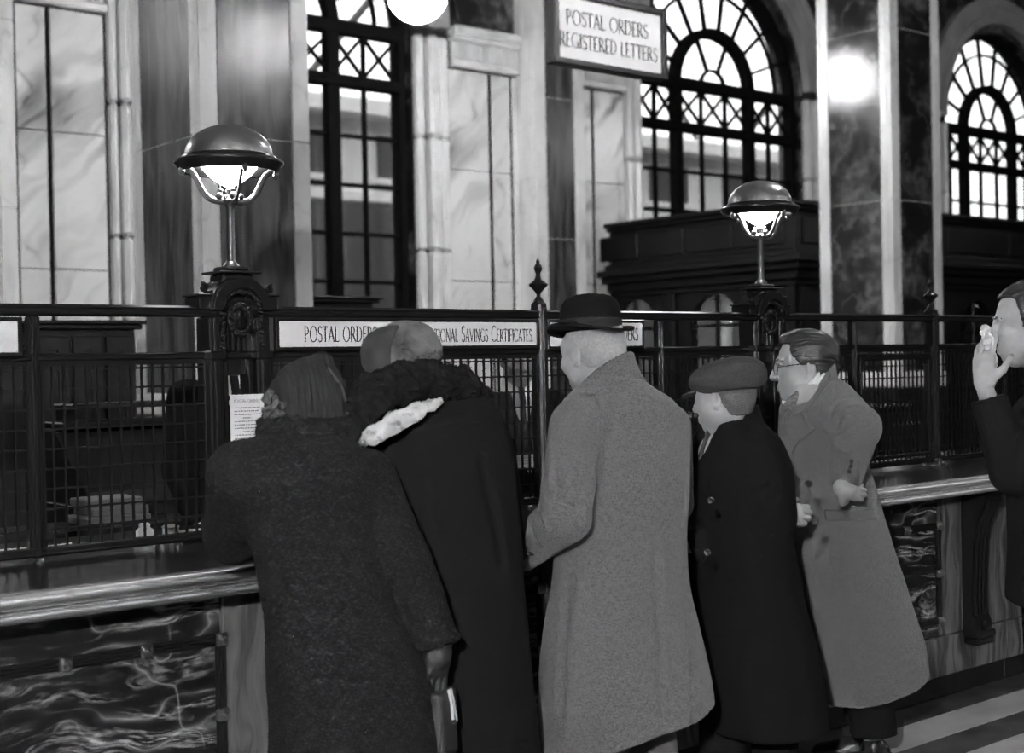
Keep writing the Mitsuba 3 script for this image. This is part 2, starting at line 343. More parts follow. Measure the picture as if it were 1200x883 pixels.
for k in range(3):
    x = 9 + 6 * k
    add(EX + '__roof_stay', tube([(x, 17.4, 6.25), (x + 5.5, 17.4, 12.5)], .07, 8), 'm_ext_dark')
    add(EX + '__roof_stay', tube([(x + 5, 17.4, 6.25), (x + 1.0, 17.4, 11.0)], .06, 8), 'm_ext_dark')

# free-standing marble piers: dark field, pale margins, pale base course, dark dado
def pier(x0, y0, w, label, dark, dep=None):
    P = thing('marble_pier', label, 'pillar')
    x1, y1 = x0 + w, y0 + (dep or w); m = 0.14
    add(P + '__core', box(x0 + .012, x1 - .012, y0 + .012, y1 - .012, 0, 8.98), 'm_marble_pale')
    zs = [1.402, 3.15, 4.9, 6.7, 8.98]
    for z0, z1 in zip(zs[:-1], zs[1:]):
        z0 += .003; z1 -= .003
        # front and back
        for yy, s in ((y0, 1), (y1, -1)):
            ya, yb_ = (yy, yy + .05) if s > 0 else (yy - .05, yy)
            add(P + '__margin_slab', box(x0, x0 + m, ya, yb_, z0, z1, .006), 'm_marble_pale')
            add(P + '__margin_slab', box(x1 - m, x1, ya, yb_, z0, z1, .006), 'm_marble_pale')
            add(P + '__dark_slab', box(x0 + m + .002, x1 - m - .002, ya + (.006 if s > 0 else 0), yb_ - (0 if s > 0 else .006), z0, z1, .003), dark)
        for xx, s in ((x0, 1), (x1, -1)):
            xa, xb = (xx, xx + .05) if s > 0 else (xx - .05, xx)
            add(P + '__margin_slab', box(xa, xb, y0 + .052, y0 + m, z0, z1, .006), 'm_marble_pale')
            add(P + '__margin_slab', box(xa, xb, y1 - m, y1 - .052, z0, z1, .006), 'm_marble_pale')
            add(P + '__dark_slab', box(xa + (.006 if s > 0 else 0), xb - (0 if s > 0 else .006), y0 + m + .002, y1 - m - .002, z0, z1, .003), dark)
    add(P + '__base_course', box(x0 - .03, x1 + .03, y0 - .03, y1 + .03, 1.245, 1.398, .015), 'm_marble_pale')
    add(P + '__dado', box(x0 - .02, x1 + .02, y0 - .02, y1 + .02, 0, 1.243, .01), 'm_wood_office')
    return P
pier(0.82, 4.40, .85, 'tall square marble pier with dark streaky faces, behind the left lamp', 'm_marble_dark', 1.06)
pier(8.36, 4.25, .86, 'tall square marble pier with mottled dark faces, behind the right lamp', 'm_marble_mottle', .92)

# wooden vestibule under the arched windows
V = thing('wooden_vestibule', 'dark panelled wooden vestibule with cornice and arched openings under the right windows', 'vestibule')
VX, VY, VX1, VY1 = 9.10, 6.10, 24.0, 9.14
def arch_hole(c, hw, zs, zb=0.05):
    return Polygon([(c + hw, zb)] + arc(c, zs, hw, 0, PI, 17) + [(c - hw, zb)])
sidep = Polygon([(VY, 0), (VY1, 0), (VY1, 2.40), (VY, 2.40)])
sc = [6.48, 7.34, 8.72]
sh = [.27, .39, .37]; zs_ = [2.10, 1.985, 2.00]
for c, w, q in zip(sc, sh, zs_): sidep = sidep.difference(arch_hole(c, w, q))
m = extrude_ys(sidep, 0, .12); v = np.array(m.vertices)
add(V + '__side_wall', trimesh.Trimesh(np.stack([VX + v[:, 1], v[:, 0], v[:, 2]], 1), m.faces, process=False), 'm_wood')
frontp = Polygon([(VX, 0), (VX1, 0), (VX1, 2.40), (VX, 2.40)])
fc = [9.95 + 1.45 * k for k in range(9)]
for c in fc: frontp = frontp.difference(arch_hole(c, .42, 1.85))
add(V + '__front_wall', extrude_ys(frontp, VY, VY + .12), 'm_wood')
for (za, zb, pr_) in ((2.40, 2.47, .05), (2.47, 2.58, .10), (2.58, 2.66, .20), (2.66, 2.74, .28), (2.74, 2.82, .14), (2.82, 3.26, .04), (3.26, 3.31, .10), (3.31, 3.37, .15)):
    add(V + '__cornice_moulding', box(VX - pr_, VX1, VY - pr_, VY1, za, zb, .012), 'm_wood')
for k in range(4):
    add(V + '__parapet_panel', box(VX - .062, VX - .03, 6.2 + .8 * k, 6.9 + .8 * k, 2.88, 3.2, .012), 'm_wood')
for k in range(10):
    add(V + '__parapet_panel', box(9.2 + 1.45 * k, 10.5 + 1.45 * k, VY - .062, VY - .03, 2.88, 3.2, .012), 'm_wood')
for c in [6.14, 6.84, 8.05]:
    add(V + '__post', box(VX - .05, VX, c - .07, c + .07, 0, 2.4, .01), 'm_wood')
for c in [9.2 + 1.45 * k for k in range(10)]:
    add(V + '__post', box(c - .09, c + .09, VY - .06, VY, 0, 2.4, .01), 'm_wood')
for c, w in zip(sc, sh):
    for dz in (1.1, 1.6, 1.98): add(V + '__glazing_bar', box(VX + .03, VX + .07, c - w, c + w, dz - .02, dz + .02), 'm_wood')
    add(V + '__glazing_bar', box(VX + .03, VX + .07, c - .02, c + .02, 0.05, 2.36), 'm_wood')
for c in fc:
    for dz in (1.1, 1.6, 1.85): add(V + '__glazing_bar', box(c - .42, c + .42, VY + .03, VY + .07, dz - .02, dz + .02), 'm_wood')
    add(V + '__glazing_bar', box(c - .02, c + .02, VY + .03, VY + .07, 0.05, 2.27), 'm_wood')
for c, w, q in zip(sc, sh, zs_):
    v = np.array([[VX + .05, c - w, .05], [VX + .05, c + w, .05], [VX + .05, c + w, q + w], [VX + .05, c - w, q + w]])
    add(V + '__pane', (v, np.array([[0, 1, 2], [0, 2, 3]])), 'm_glass')
diff('m_vest_back', .05)
add(V + '__back_panel', box(VX + .2, VX1, 8.9, 8.96, 0, 2.38), 'm_vest_back')
for y in (6.44, 6.84, 7.62):
    add(V + '__inner_column', lathe([(0, 0), (.10, 0), (.10, .1), (.075, .14), (.07, 2.1), (.09, 2.14), (.10, 2.22), (.10, 2.38), (0, 2.38)], 20, (9.62, y, 0)), 'm_marble_pale', 40)

# opal globe pendants
scene['m_opal'] = two({'type': 'diffuse', 'reflectance': g3(0.8)})
GLOBE = trimesh.creation.icosphere(subdivisions=3, radius=0.29)
def globe(x, y, z, label, r=0.29):
    G = thing('globe_pendant', label, 'pendant lamp')
    d = mikit.ply(xf(GLOBE, np.eye(3) * (r / .29), (x, y, z)), 'm_opal', smooth=True)
    d['emitter'] = {'type': 'area', 'radiance': g3(LAMP_L)}
    scene[G + '__globe'] = d
    add(G + '__gallery', lathe([(0, 0), (.09, 0), (.1, .03), (.06, .07), (.03, .1), (0, .1)], 24, (x, y, z + r - .01)), 'm_bronze', 40)
    add(G + '__rod', tube([(x, y, z + r + .08), (x, y, 9.0)], .014, 8), 'm_bronze')
    return G
globe(4.21, 6.6, 5.10, 'large white glass globe lamp hanging in front of the tall left window')
for k, (x, y, z) in enumerate([(6.42, 6.25, 4.93), (-3.3, 6.6, 5.0), (15.3, 3.2, 6.0), (3.8, 0.0, 5.0),
                               (-7.5, -6.5, 5.0), (-1.5, -7.2, 5.0), (4.5, -7.2, 5.0), (10.5, -6.5, 5.0), (16.5, -6.2, 5.0)]):
    globe(x, y, z, 'white glass globe lamp of the public hall, out of sight', 0.29)
    for kk in list(labels):
        if kk.startswith('globe_pendant') and labels[kk].get('label', '').endswith('out of sight'):
            labels[kk]['group'] = 'globe lamps outside the picture'
# globe lamp added inside the vestibule to brighten its arched openings
VL = thing('vestibule_lamp', 'small globe lamp added inside the wooden vestibule to light its arched panes', 'lamp')
for y in (7.5,):
    d = mikit.ply(xf(GLOBE, np.eye(3) * .35, (10.2, y, 2.05)), 'm_opal', smooth=True); d['emitter'] = {'type': 'area', 'radiance': g3(90.0)}
    scene[VL + '__globe'] = d
    add(VL + '__rod', tube([(10.2, y, 2.15), (10.2, y, 2.4)], .01, 8), 'm_bronze')
# the photographer's flash: a bulb in a reflector on a stand beside the camera
FL = thing('flash_lamp', 'flash bulb beside the camera, outside the picture', 'lamp')
fp = CAM + np.array([-0.50, -0.05, 0.62])
d = mikit.ply(xf(trimesh.creation.icosphere(subdivisions=2, radius=.06), None, fp), 'm_opal', smooth=True); d['emitter'] = {'type': 'area', 'radiance': g3(FLASH_L)}
scene[FL + '__bulb'] = d
add(FL + '__stand', tube([fp - [0, 0, .07], (fp[0], fp[1], 0)], .012, 8), 'm_bronze')

# ------------------------------------------------------------------ lettering: a light roman alphabet made of thick and thin strokes
def _arcp(cx, cy, rx, ry, a0, a1, n=18): return [(cx + rx * math.cos(math.radians(t)), cy + ry * math.sin(math.radians(t))) for t in np.linspace(a0, a1, n)]
_TH, _TN = 0.135, 0.062
def _st(pts, w): return LineString(pts).buffer(w / 2, cap_style=2, join_style=2)
def _sf(x, y, w=.16): return _st([(x - w / 2, y), (x + w / 2, y)], .03)
def _bowl(cx, cy, rx, ry, a0, a1):
    o = Polygon(_arcp(cx, cy, rx + .02, ry + .02, a0, a1) + [(cx, cy)] if abs(a1 - a0) < 360 else _arcp(cx, cy, rx + .02, ry + .02, 0, 360, 48))
    i = affinity.scale(Point(cx, cy).buffer(1, 32), rx - .085, ry - .03)
    return o.buffer(0).difference(i)
GLY = {}
def _g(c, w, *parts): GLY[c] = (unary_union([p.buffer(0) for p in parts]), w)
_g('A', .70, _st([(.03, 0), (.35, 1)], _TN), _st([(.33, 1), (.65, 0)], _TH), _st([(.14, .34), (.54, .34)], _TN), _sf(.04, .01), _sf(.65, .01))
_g('C', .74, _bowl(.43, .5, .42, .5, 48, 312))
_g('D', .74, _st([(.09, 0), (.09, 1)], _TH), _bowl(.24, .5, .44, .5, -90, 90), _st([(.03, .985), (.26, .985)], _TN), _st([(.03, .015), (.26, .015)], _TN))
_g('E', .52, _st([(.09, 0), (.09, 1)], _TH), *[_st([(.03, y), (.46, y)], _TN) for y in (.02, .98)], _st([(.1, .52), (.40, .52)], _TN))
_g('F', .50, _st([(.09, 0), (.09, 1)], _TH), _st([(.03, .98), (.46, .98)], _TN), _st([(.1, .52), (.40, .52)], _TN), _sf(.09, .01))
_g('G', .80, _bowl(.43, .5, .42, .5, 48, 320), _st([(.72, .06), (.72, .44)], _TH), _sf(.70, .44, .22))
_g('I', .24, _st([(.12, 0), (.12, 1)], _TH), _sf(.12, .01), _sf(.12, .99))
_g('L', .50, _st([(.09, 0), (.09, 1)], _TH), _st([(.03, .02), (.47, .02)], _TN), _sf(.09, .99), _st([(.46, .0), (.46, .12)], _TN))
_g('N', .76, _st([(.09, 0), (.09, 1)], _TN), _st([(.08, 1), (.66, 0)], _TH), _st([(.66, 0), (.66, 1)], _TN), _sf(.09, .01), _sf(.66, .99), _sf(.06, .99, .12))
_g('O', .90, _bowl(.44, .5, .43, .5, 0, 360))
_g('P', .56, _st([(.09, 0), (.09, 1)], _TH), _bowl(.20, .73, .30, .26, -90, 90), _st([(.03, .985), (.22, .985)], _TN), _st([(.1, .475), (.22, .475)], _TN), _sf(.09, .01))
_g('R', .64, _st([(.09, 0), (.09, 1)], _TH), _bowl(.20, .73, .30, .26, -90, 90), _st([(.03, .985), (.22, .985)], _TN), _st([(.1, .475), (.22, .475)], _TN), _st([(.26, .48), (.62, .0)], _TH), _sf(.09, .01))
_g('S', .52, LineString(_arcp(.26, .74, .19, .23, 35, 270) + _arcp(.25, .26, .21, .25, 90, -145)).buffer(.042))
_g('T', .62, _st([(.30, 0), (.30, 1)], _TH), _st([(.01, .98), (.60, .98)], _TN), _st([(.02, .86), (.02, 1)], _TN), _st([(.59, .86), (.59, 1)], _TN), _sf(.30, .01))
_g('V', .68, _st([(.03, 1), (.34, 0)], _TH), _st([(.34, 0), (.63, 1)], _TN), _sf(.04, .99), _sf(.62, .99))
_g('.', .16, Point(.07, .05).buffer(.05))
_LET = {}
def lettering(text, x0, x1, y, z, h, depth=.0012, caps=0.80):
    """Raised letters in the plane y, reading along +x. Lower case letters give small capitals."""
    x, items = 0.0, []
    for c in text:
        if c == ' ': x += .42; continue
        s = 1.0 if not c.islower() else caps
        gl, w = GLY[c.upper()]
        items.append((c, x, s)); x += w * s + .07
    sc = (x1 - x0) / (x - .07)
    out = []
    for c, px, s in items:
        poly = affinity.translate(affinity.scale(GLY[c.upper()][0], sc * s, h * s, origin=(0, 0)), x0 + px * sc, z)
        out.append((c, extrude_ys(poly.simplify(.0002), y - depth, y + .0008)))
    return out
def put_text(parent, text, x0, x1, y, z, h, m='m_ink', caps=.8, nm='letter'):
    for c, mesh in lettering(text, x0, x1, y, z, h, caps=caps): add(f'{parent}__{nm}', mesh, m)

# ------------------------------------------------------------------ counter
metal('m_rosette', 0.26, 0.22, 1.0)
S = 1.292
ZC, ZT, ZM = 1.02, 1.77, 1.625
XL, XR = -4.6, 6.2
CT = thing('counter', 'long post office counter of veined marble with bronze bands and consoles', 'counter')
add(CT + '__carcass', box(XL, XR, -.34, .42, 0.02, .965), 'm_wood')
FY = -.36
pil = [(-S * 2 - .33, -S * 2 + .33), (-S - .25, -S + .245), (-.325, .33), (S - .25, S + .25), (2.06, 3.1), (3 * S - .25, 3 * S + .25), (4 * S - .33, 4 * S + .33)]
prev = XL
for a, b in pil + [(XR, XR)]:
    # panel between two pilasters: frieze slab and field slab
    add(CT + '__marble_panel', box(prev + .002, a - .002, FY, FY + .05, .285, .955, .003), 'm_marble_banded')
    # applied bronze band with rosettes
    def band(x0, z0, x1, z1):
        L = math.hypot(x1 - x0, z1 - z0); hz = abs(x1 - x0) > abs(z1 - z0)
        bars = []
        for q in (-1, 0, 1):
            o = q * .0095
            bars.append(box(x0, x1, FY - .014, FY + .004, z0 - .005 + o, z0 + .005 + o, .0035) if hz else box(x0 - .005 + o, x0 + .005 + o, FY - .014, FY + .004, z0, z1, .0035))
        bars.append(box(x0, x1, FY - .006, FY + .004, z0 - .017, z0 + .017) if hz else box(x0 - .017, x0 + .017, FY - .006, FY + .004, z0, z1))
        return add(CT + '__bronze_band', cat_(bars), 'm_bronze_dark')
    def rosette(bnd, x, z, sq=True):
        d = [lathe([(0, .0), (.017, 0), (.0175, .004), (.013, .007), (.010, .006), (.008, .010), (.004, .013), (0, .0135)], 20)]
        for q in range(6):
            t = q * PI / 3
            d.append(xf(trimesh.creation.icosphere(subdivisions=1, radius=.0042), None, (.0115 * math.cos(t), .0115 * math.sin(t), .008)))
        d = xf(cat_(d), [[1, 0, 0], [0, 0, -1], [0, 1, 0]], (x, FY - .018, z))
        add(bnd + '__rosette', cat_([d, box(x - .0185, x + .0185, FY - .020, FY, z - .0185, z + .0185, .004)]), 'm_rosette', 40)
    zt, zb_ = .79, .356
    x0, x1 = prev + .02, a - .003
    if x1 - x0 > .3:
        t = band(x0, zt, x1, zt)
        n = max(1, round((x1 - x0) / .2))
        for q in range(n + 1): rosette(t, x1 - q * (x1 - x0) / n, zt)
        t = band(x0, zb_, x1, zb_)
        for q in range(n + 1): rosette(t, x1 - q * (x1 - x0) / n, zb_)
        for xx in (x0, x1):
            t = band(xx, zb_, xx, zt); rosette(t, xx, (zt + zb_) / 2)
    if b > a:
        add(CT + '__pilaster', box(a + .001, b - .001, FY - .012, FY + .05, .285, .955, .004), 'm_marble_grain')
    prev = b
for k in range(9):
    x = XL + k * 1.2
    add(CT + '__plinth_slab', box(x + .002, min(x + 1.198, XR), FY - .02, FY + .06, .10, .283, .006), 'm_marble_grain')
    add(CT + '__skirting', box(x + .001, min(x + 1.199, XR), FY - .0, FY + .06, 0.0, .099, .006), 'm_wood')
add(CT + '__bed_moulding', extrude_x([(-.35, .955), (-.39, .955), (-.41, .94), (-.455, .935), (-.47, .955), (-.50, .962), (-.50, .975), (-.35, .975)], XL, XR), 'm_wood', 30)
# fluted consoles on both sides of the finial posts
def console(x):
    prof = [(-.36, .93), (-.50, .93), (-.505, .90), (-.485, .86), (-.455, .80), (-.435, .70), (-.425, .55), (-.42, .42), (-.425, .36), (-.44, .33), (-.44, .29), (-.36, .29)]
    c = add(CT + '__console', extrude_x(prof, x - .065, x + .065), 'm_bronze_dark', 30)
    for q in (-.045, -.015, .015, .045):
        add(c + '__flute', tube([(x + q, y - .004, z) for y, z in prof[2:9]], .009, 8), 'm_bronze_dark', 40)
    add(c + '__foot', cat_([box(x - .078, x + .078, -.46, -.35, .255, .29, .01), box(x - .07, x + .07, -.452, -.35, .225, .256, .008)]), 'm_bronze_dark')
    add(c + '__roundel', xf(lathe([(0, 0), (.02, 0), (.02, .006), (.01, .012), (0, .013)], 16), [[1, 0, 0], [0, 0, -1], [0, 1, 0]], (x, -.442, .315)), 'm_bronze', 40)
for x in (2.30, 2.868): console(x)
WT = thing('worktop', 'polished black counter top with a broad moulded metal nosing', 'worktop')
add(WT + '__top', box(XL, XR, -.535, .50, .985, ZC, .003), 'm_counter_top')
def nose_prof(y=-.52):
    p = [(y, 1.0205)]
    p += [(y - .035 - .021 * math.sin(t), 1.0005 + .0205 * math.cos(t)) for t in np.linspace(0, PI * .93, 12)]
    p += [(y - .034, .979), (y - .044, .977), (y - .044, .974)]
    p += [(y - .036 - .0135 * math.sin(t), .9605 + .0135 * math.cos(t)) for t in np.linspace(0.1, PI, 12)]
    p += [(y, .944)]
    return p
def nosing(a, b):
    # grid mesh with u along the length, so that the brushed metal spreads its highlights lengthwise
    out = []
    P = nose_prof(); P = np.array(P)
    cuts = [0, 12, 15, len(P) - 1]              # upper roll, fillet, lower roll: creased between
    V_, F_, UV, n0 = [], [], [], 0
    for i, j in zip(cuts[:-1], cuts[1:]):
        Q = P[i:j + 1]; s = np.r_[0, np.cumsum(np.linalg.norm(np.diff(Q, axis=0), axis=1))]; k = len(Q)
        for x in (a, b):
            V_ += [(x, y, z) for y, z in Q]; UV += [(x, t) for t in s]
        F_ += [[n0 + q, n0 + q + 1, n0 + k + q + 1, n0 + k + q] for q in range(k - 1)]; n0 += 2 * k
    F_ = np.array(F_)
    return mikit.ply((np.array(V_), np.vstack([F_[:, [0, 1, 2]], F_[:, [0, 2, 3]]])), 'm_nosing', smooth=True, uv=np.array(UV))
for a, b in ((XL, -2.6), (-2.598, .55), (.552, 2.62), (2.622, 4.4), (4.402, XR)):
    add(WT + '__nosing', nosing(a, b), 'm_nosing')

# ------------------------------------------------------------------ grille
GR = thing('counter_grille', 'dark bronze counter grille of wire mesh between posts and rails', 'grille')
def bar(*a, c=.004): return box(*a, c)
rail = [bar(XL, XR, -.024, .024, 1.735, ZT, c=.006), bar(XL, XR, -.030, .030, 1.757, 1.766, c=.003), bar(XL, XR, -.028, .028, 1.738, 1.746, c=.003)]
add(GR + '__top_rail', cat_(rail), 'm_bronze')
add(GR + '__middle_rail', cat_([bar(XL, XR, -.020, .020, 1.603, 1.625), bar(XL, XR, -.024, .024, 1.617, 1.623, c=.002)]), 'm_bronze')
add(GR + '__bottom_rail', cat_([bar(XL, XR, -.020, .020, 1.034, 1.060), bar(XL, XR, -.026, .026, 1.038, 1.044, c=.002)]), 'm_bronze')
posts = []
for k in range(-3, 5):
    x = k * S
    if k % 2 == 0:
        w = .021
        p = add(GR + '__post', cat_([bar(x - w, x + w, -.03, .03, ZC + .03, 1.80, c=.009), bar(x - .011, x + .011, -.039, .039, ZC + .03, 1.78, c=.004)]), 'm_bronze')
        add(p + '__finial', lathe([(0, 1.80), (.019, 1.80), (.019, 1.808), (.008, 1.822), (.008, 1.832), (.018, 1.845), (.034, 1.862), (.036, 1.868), (.03, 1.874), (.016, 1.884), (.009, 1.900), (.009, 1.912), (.014, 1.92), (.0165, 1.93), (.013, 1.94), (.006, 1.947), (.008, 1.954), (.004, 1.962), (0, 1.968)], 28, (x, 0, 0)), 'm_bronze', 40)
        add(p + '__foot', cat_([lathe([(0, ZC), (.055, ZC), (.055, ZC + .006), (.035, ZC + .013), (.026, ZC + .03), (.022, ZC + .05), (0, ZC + .05)], 28, (x, 0, 0)), lathe([(0, ZC), (.012, ZC), (.012, ZC + .03), (0, ZC + .035)], 16, (x - .02, -.045, 0))]), 'm_polished', 40)
    for s in (-.5, .5):
        if k % 2 == 0: posts.append(x + s * S)
for x in posts:
    p = add(GR + '__post', cat_([bar(x - .018, x + .018, -.018, .018, ZC + .01, 1.735, c=.005), bar(x - .007, x + .007, -.026, .02, ZC + .012, 1.735, c=.004)]), 'm_bronze')
    add(p + '__foot', lathe([(0, ZC), (.016, ZC), (.016, ZC + .006), (.010, ZC + .012), (0, ZC + .012)], 16, (x, -.024, 0)), 'm_polished', 40)
# mesh panels between the uprights
edges = []
for k in range(-3, 5):
    x = k * S
    edges.append((x, .105 if k % 2 else .024))
edges += [(x, .02) for x in posts]
edges.sort()
for (xa, wa), (xb, wb) in zip(edges[:-1], edges[1:]):
    a, b = xa + wa, xb - wb
    n = max(2, round((b - a) / .0358)); px = (b - a) / n
    wires = []
    for q in range(1, n):
        x = a + q * px
        wires.append(box(x - .0032, x + .0032, -.0035, .0035, 1.05, 1.605))
    zs = [1.052 + .0585 * q for q in range(1, 10)]
    for z in zs:
        wires.append(box(a, b, -.0062, .0005, z - .0029, z + .0029))
        for q in range(1, n):
            x = a + q * px
            wires.append(box(x - .0044, x + .0044, -.0078, .002, z - .0040, z + .0040))
    key = add(GR + '__mesh_panel', cat_(wires), 'm_bronze', kind='stuff')
    add(key + '__frame', cat_([box(a - .004, a + .006, -.012, .012, 1.05, 1.605), box(b - .006, b + .004, -.012, .012, 1.05, 1.605), box(a, b, -.012, .012, 1.588, 1.606)]), 'm_bronze')
# a framed hatch in the panel beside the right-hand finial post
hx0, hx1 = S * 1.5 + .04, 2 * S - .035
HT = add(GR + '__hatch_frame', cat_([box(hx0, hx1, -.016, .016, 1.548, 1.575, .004), box(hx0, hx0 + .018, -.016, .016, 1.06, 1.57, .004), box(hx1 - .018, hx1, -.016, .016, 1.06, 1.57, .004), box(hx0, hx1, -.016, .016, 1.07, 1.088, .004)]), 'm_bronze')

# lamp piers and lamps
def lamp_pier(x):
    P = add(GR + '__lamp_pier', cat_([box(x - .085, x + .085, -.012, .05, 1.55, 1.735, .003)]), 'm_bronze_dark')
    for s in (-1, 1):
        add(P + '__column', cat_([bar(x + s * .083 - .024, x + s * .083 + .024, -.05, .045, ZC + .02, 1.735, c=.006), bar(x + s * .083 - .009, x + s * .083 + .009, -.058, -.04, ZC + .02, 1.735, c=.003), bar(x + s * .083 - .03, x + s * .083 + .03, -.062, .05, 1.598, 1.627, c=.005)]), 'm_bronze')
        add(P + '__column', bar(x + s * .045 - .009, x + s * .045 + .009, -.034, .03, ZC + .02, 1.60, c=.003), 'm_bronze')
    # openwork below the arch: uprights, cross bars and a V
    for z in (1.555, 1.47, 1.30, 1.12, 1.06): add(P + '__cross_bar', bar(x - .04, x + .04, -.012, .012, z, z + .014, c=.003), 'm_bronze')
    add(P + '__chevron', cat_([tube([(x - .036, 0, 1.47), (x, 0, 1.40)], .008, 6), tube([(x + .036, 0, 1.47), (x, 0, 1.40)], .008, 6), bar(x - .006, x + .006, -.008, .008, 1.12, 1.41, c=.002)]), 'm_bronze')
    # reeds behind the wreath
    for q in (-.03, -.01, .01, .03):
        add(P + '__reed', bar(x + q - .007, x + q + .007, -.026, -.008, 1.625, 1.72, c=.004), 'm_bronze')
    # arch with plinth blocks
    a = np.linspace(0, PI, 33)
    def ring(r0, r1, y0, y1, zc=1.757): return extrude_ys(Polygon([(x + r1 * math.cos(t), zc + r1 * math.sin(t)) for t in a] + [(x + r0 * math.cos(t), zc + r0 * math.sin(t)) for t in a[::-1]]), y0, y1)
    add(P + '__arch', cat_([ring(.070, .101, -.075, .06), ring(.062, .086, -.062, .06), ring(.101, .107, -.06, .05)]), 'm_bronze', 30)
    add(P + '__tympanum', extrude_ys(Polygon([(x + .075 * math.cos(t), 1.757 + .075 * math.sin(t)) for t in a]), -.03, .05), 'm_bronze_dark')
    for s in (-1, 1):
        add(P + '__block', cat_([box(x + s * .115 - .024, x + s * .115 + .024, -.05, .055, 1.757, 1.80, .004), box(x + s * .117 - .028, x + s * .117 + .028, -.055, .06, 1.80, 1.807, .003)]), 'm_bronze')
        spiral = [(x + s * (.118 + .014 * (1 - q / 14) * math.cos(q * .55 + 1.2)), -.035, 1.826 + .014 * (1 - q / 14) * math.sin(q * .55 + 1.2)) for q in range(15)]
        add(P + '__scroll', cat_([tube(spiral, .0065, 8), tube([(x + s * .112, -.03, 1.812), (x + s * .08, -.03, 1.818), (x + s * .055, -.03, 1.850)], .007, 8)]), 'm_bronze', 40)
    # oval wreath and hanging garlands of leaves
    rng = np.random.default_rng(5)
    leaf = trimesh.creation.icosphere(subdivisions=1, radius=1.0)
    W = []
    for q in range(46):
        t = q / 46 * 2 * PI
        for o in (-.5, .5):
            c = np.array([x + (.0375 + .007 * o) * math.cos(t), -.052 + rng.uniform(-.004, .004), 1.727 + (.046 + .008 * o) * math.sin(t)])
            r = .0055 + rng.uniform(0, .0025)
            W.append(xf(leaf, np.diag([r, r * .8, r * 1.2]), c))
    W.append(tube([(x + .0375 * math.cos(t), -.046, 1.727 + .046 * math.sin(t)) for t in np.linspace(0, 2 * PI, 40)], .007, 8))
    add(P + '__wreath', cat_(W), 'm_bronze', 40)
    G = []
    for s in (-1, 1):
        pts = [(x + .068 * math.cos(t) * s, 1.757 + .058 * math.sin(t)) for t in np.linspace(PI / 2, 0.1, 12)] + [(x + s * .066, z) for z in np.linspace(1.745, 1.635, 12)]
        for u, w in pts:
            for _ in range(3):
                r = .005 + rng.uniform(0, .003)
                G.append(xf(leaf, np.diag([r, r * .8, r]), (u + rng.uniform(-.006, .006), -.062 + rng.uniform(-.004, .006), w + rng.uniform(-.005, .005))))
    add(P + '__garland', cat_(G), 'm_bronze', 40)
    add(P + '__roundel', xf(lathe([(0, 0), (.03, 0), (.03, .004), (.02, .01), (0, .012)], 24), [[1, 0, 0], [0, 0, -1], [0, 1.3, 0]], (x, -.028, 1.727)), 'm_bronze_dark', 40)
    # stepped base under the lamp
    add(P + '__lamp_base', cat_([box(x - .055, x + .055, -.05, .05, 1.835, 1.872, .008), box(x - .074, x + .074, -.065, .065, 1.872, 1.880, .003), box(x - .045, x + .045, -.045, .045, 1.880, 1.896, .008)]), 'm_bronze')
scene['m_shade_white'] = two({'type': 'diffuse', 'reflectance': g3(0.85)})
metal('m_bracket', 0.62, 0.16, 1.0)
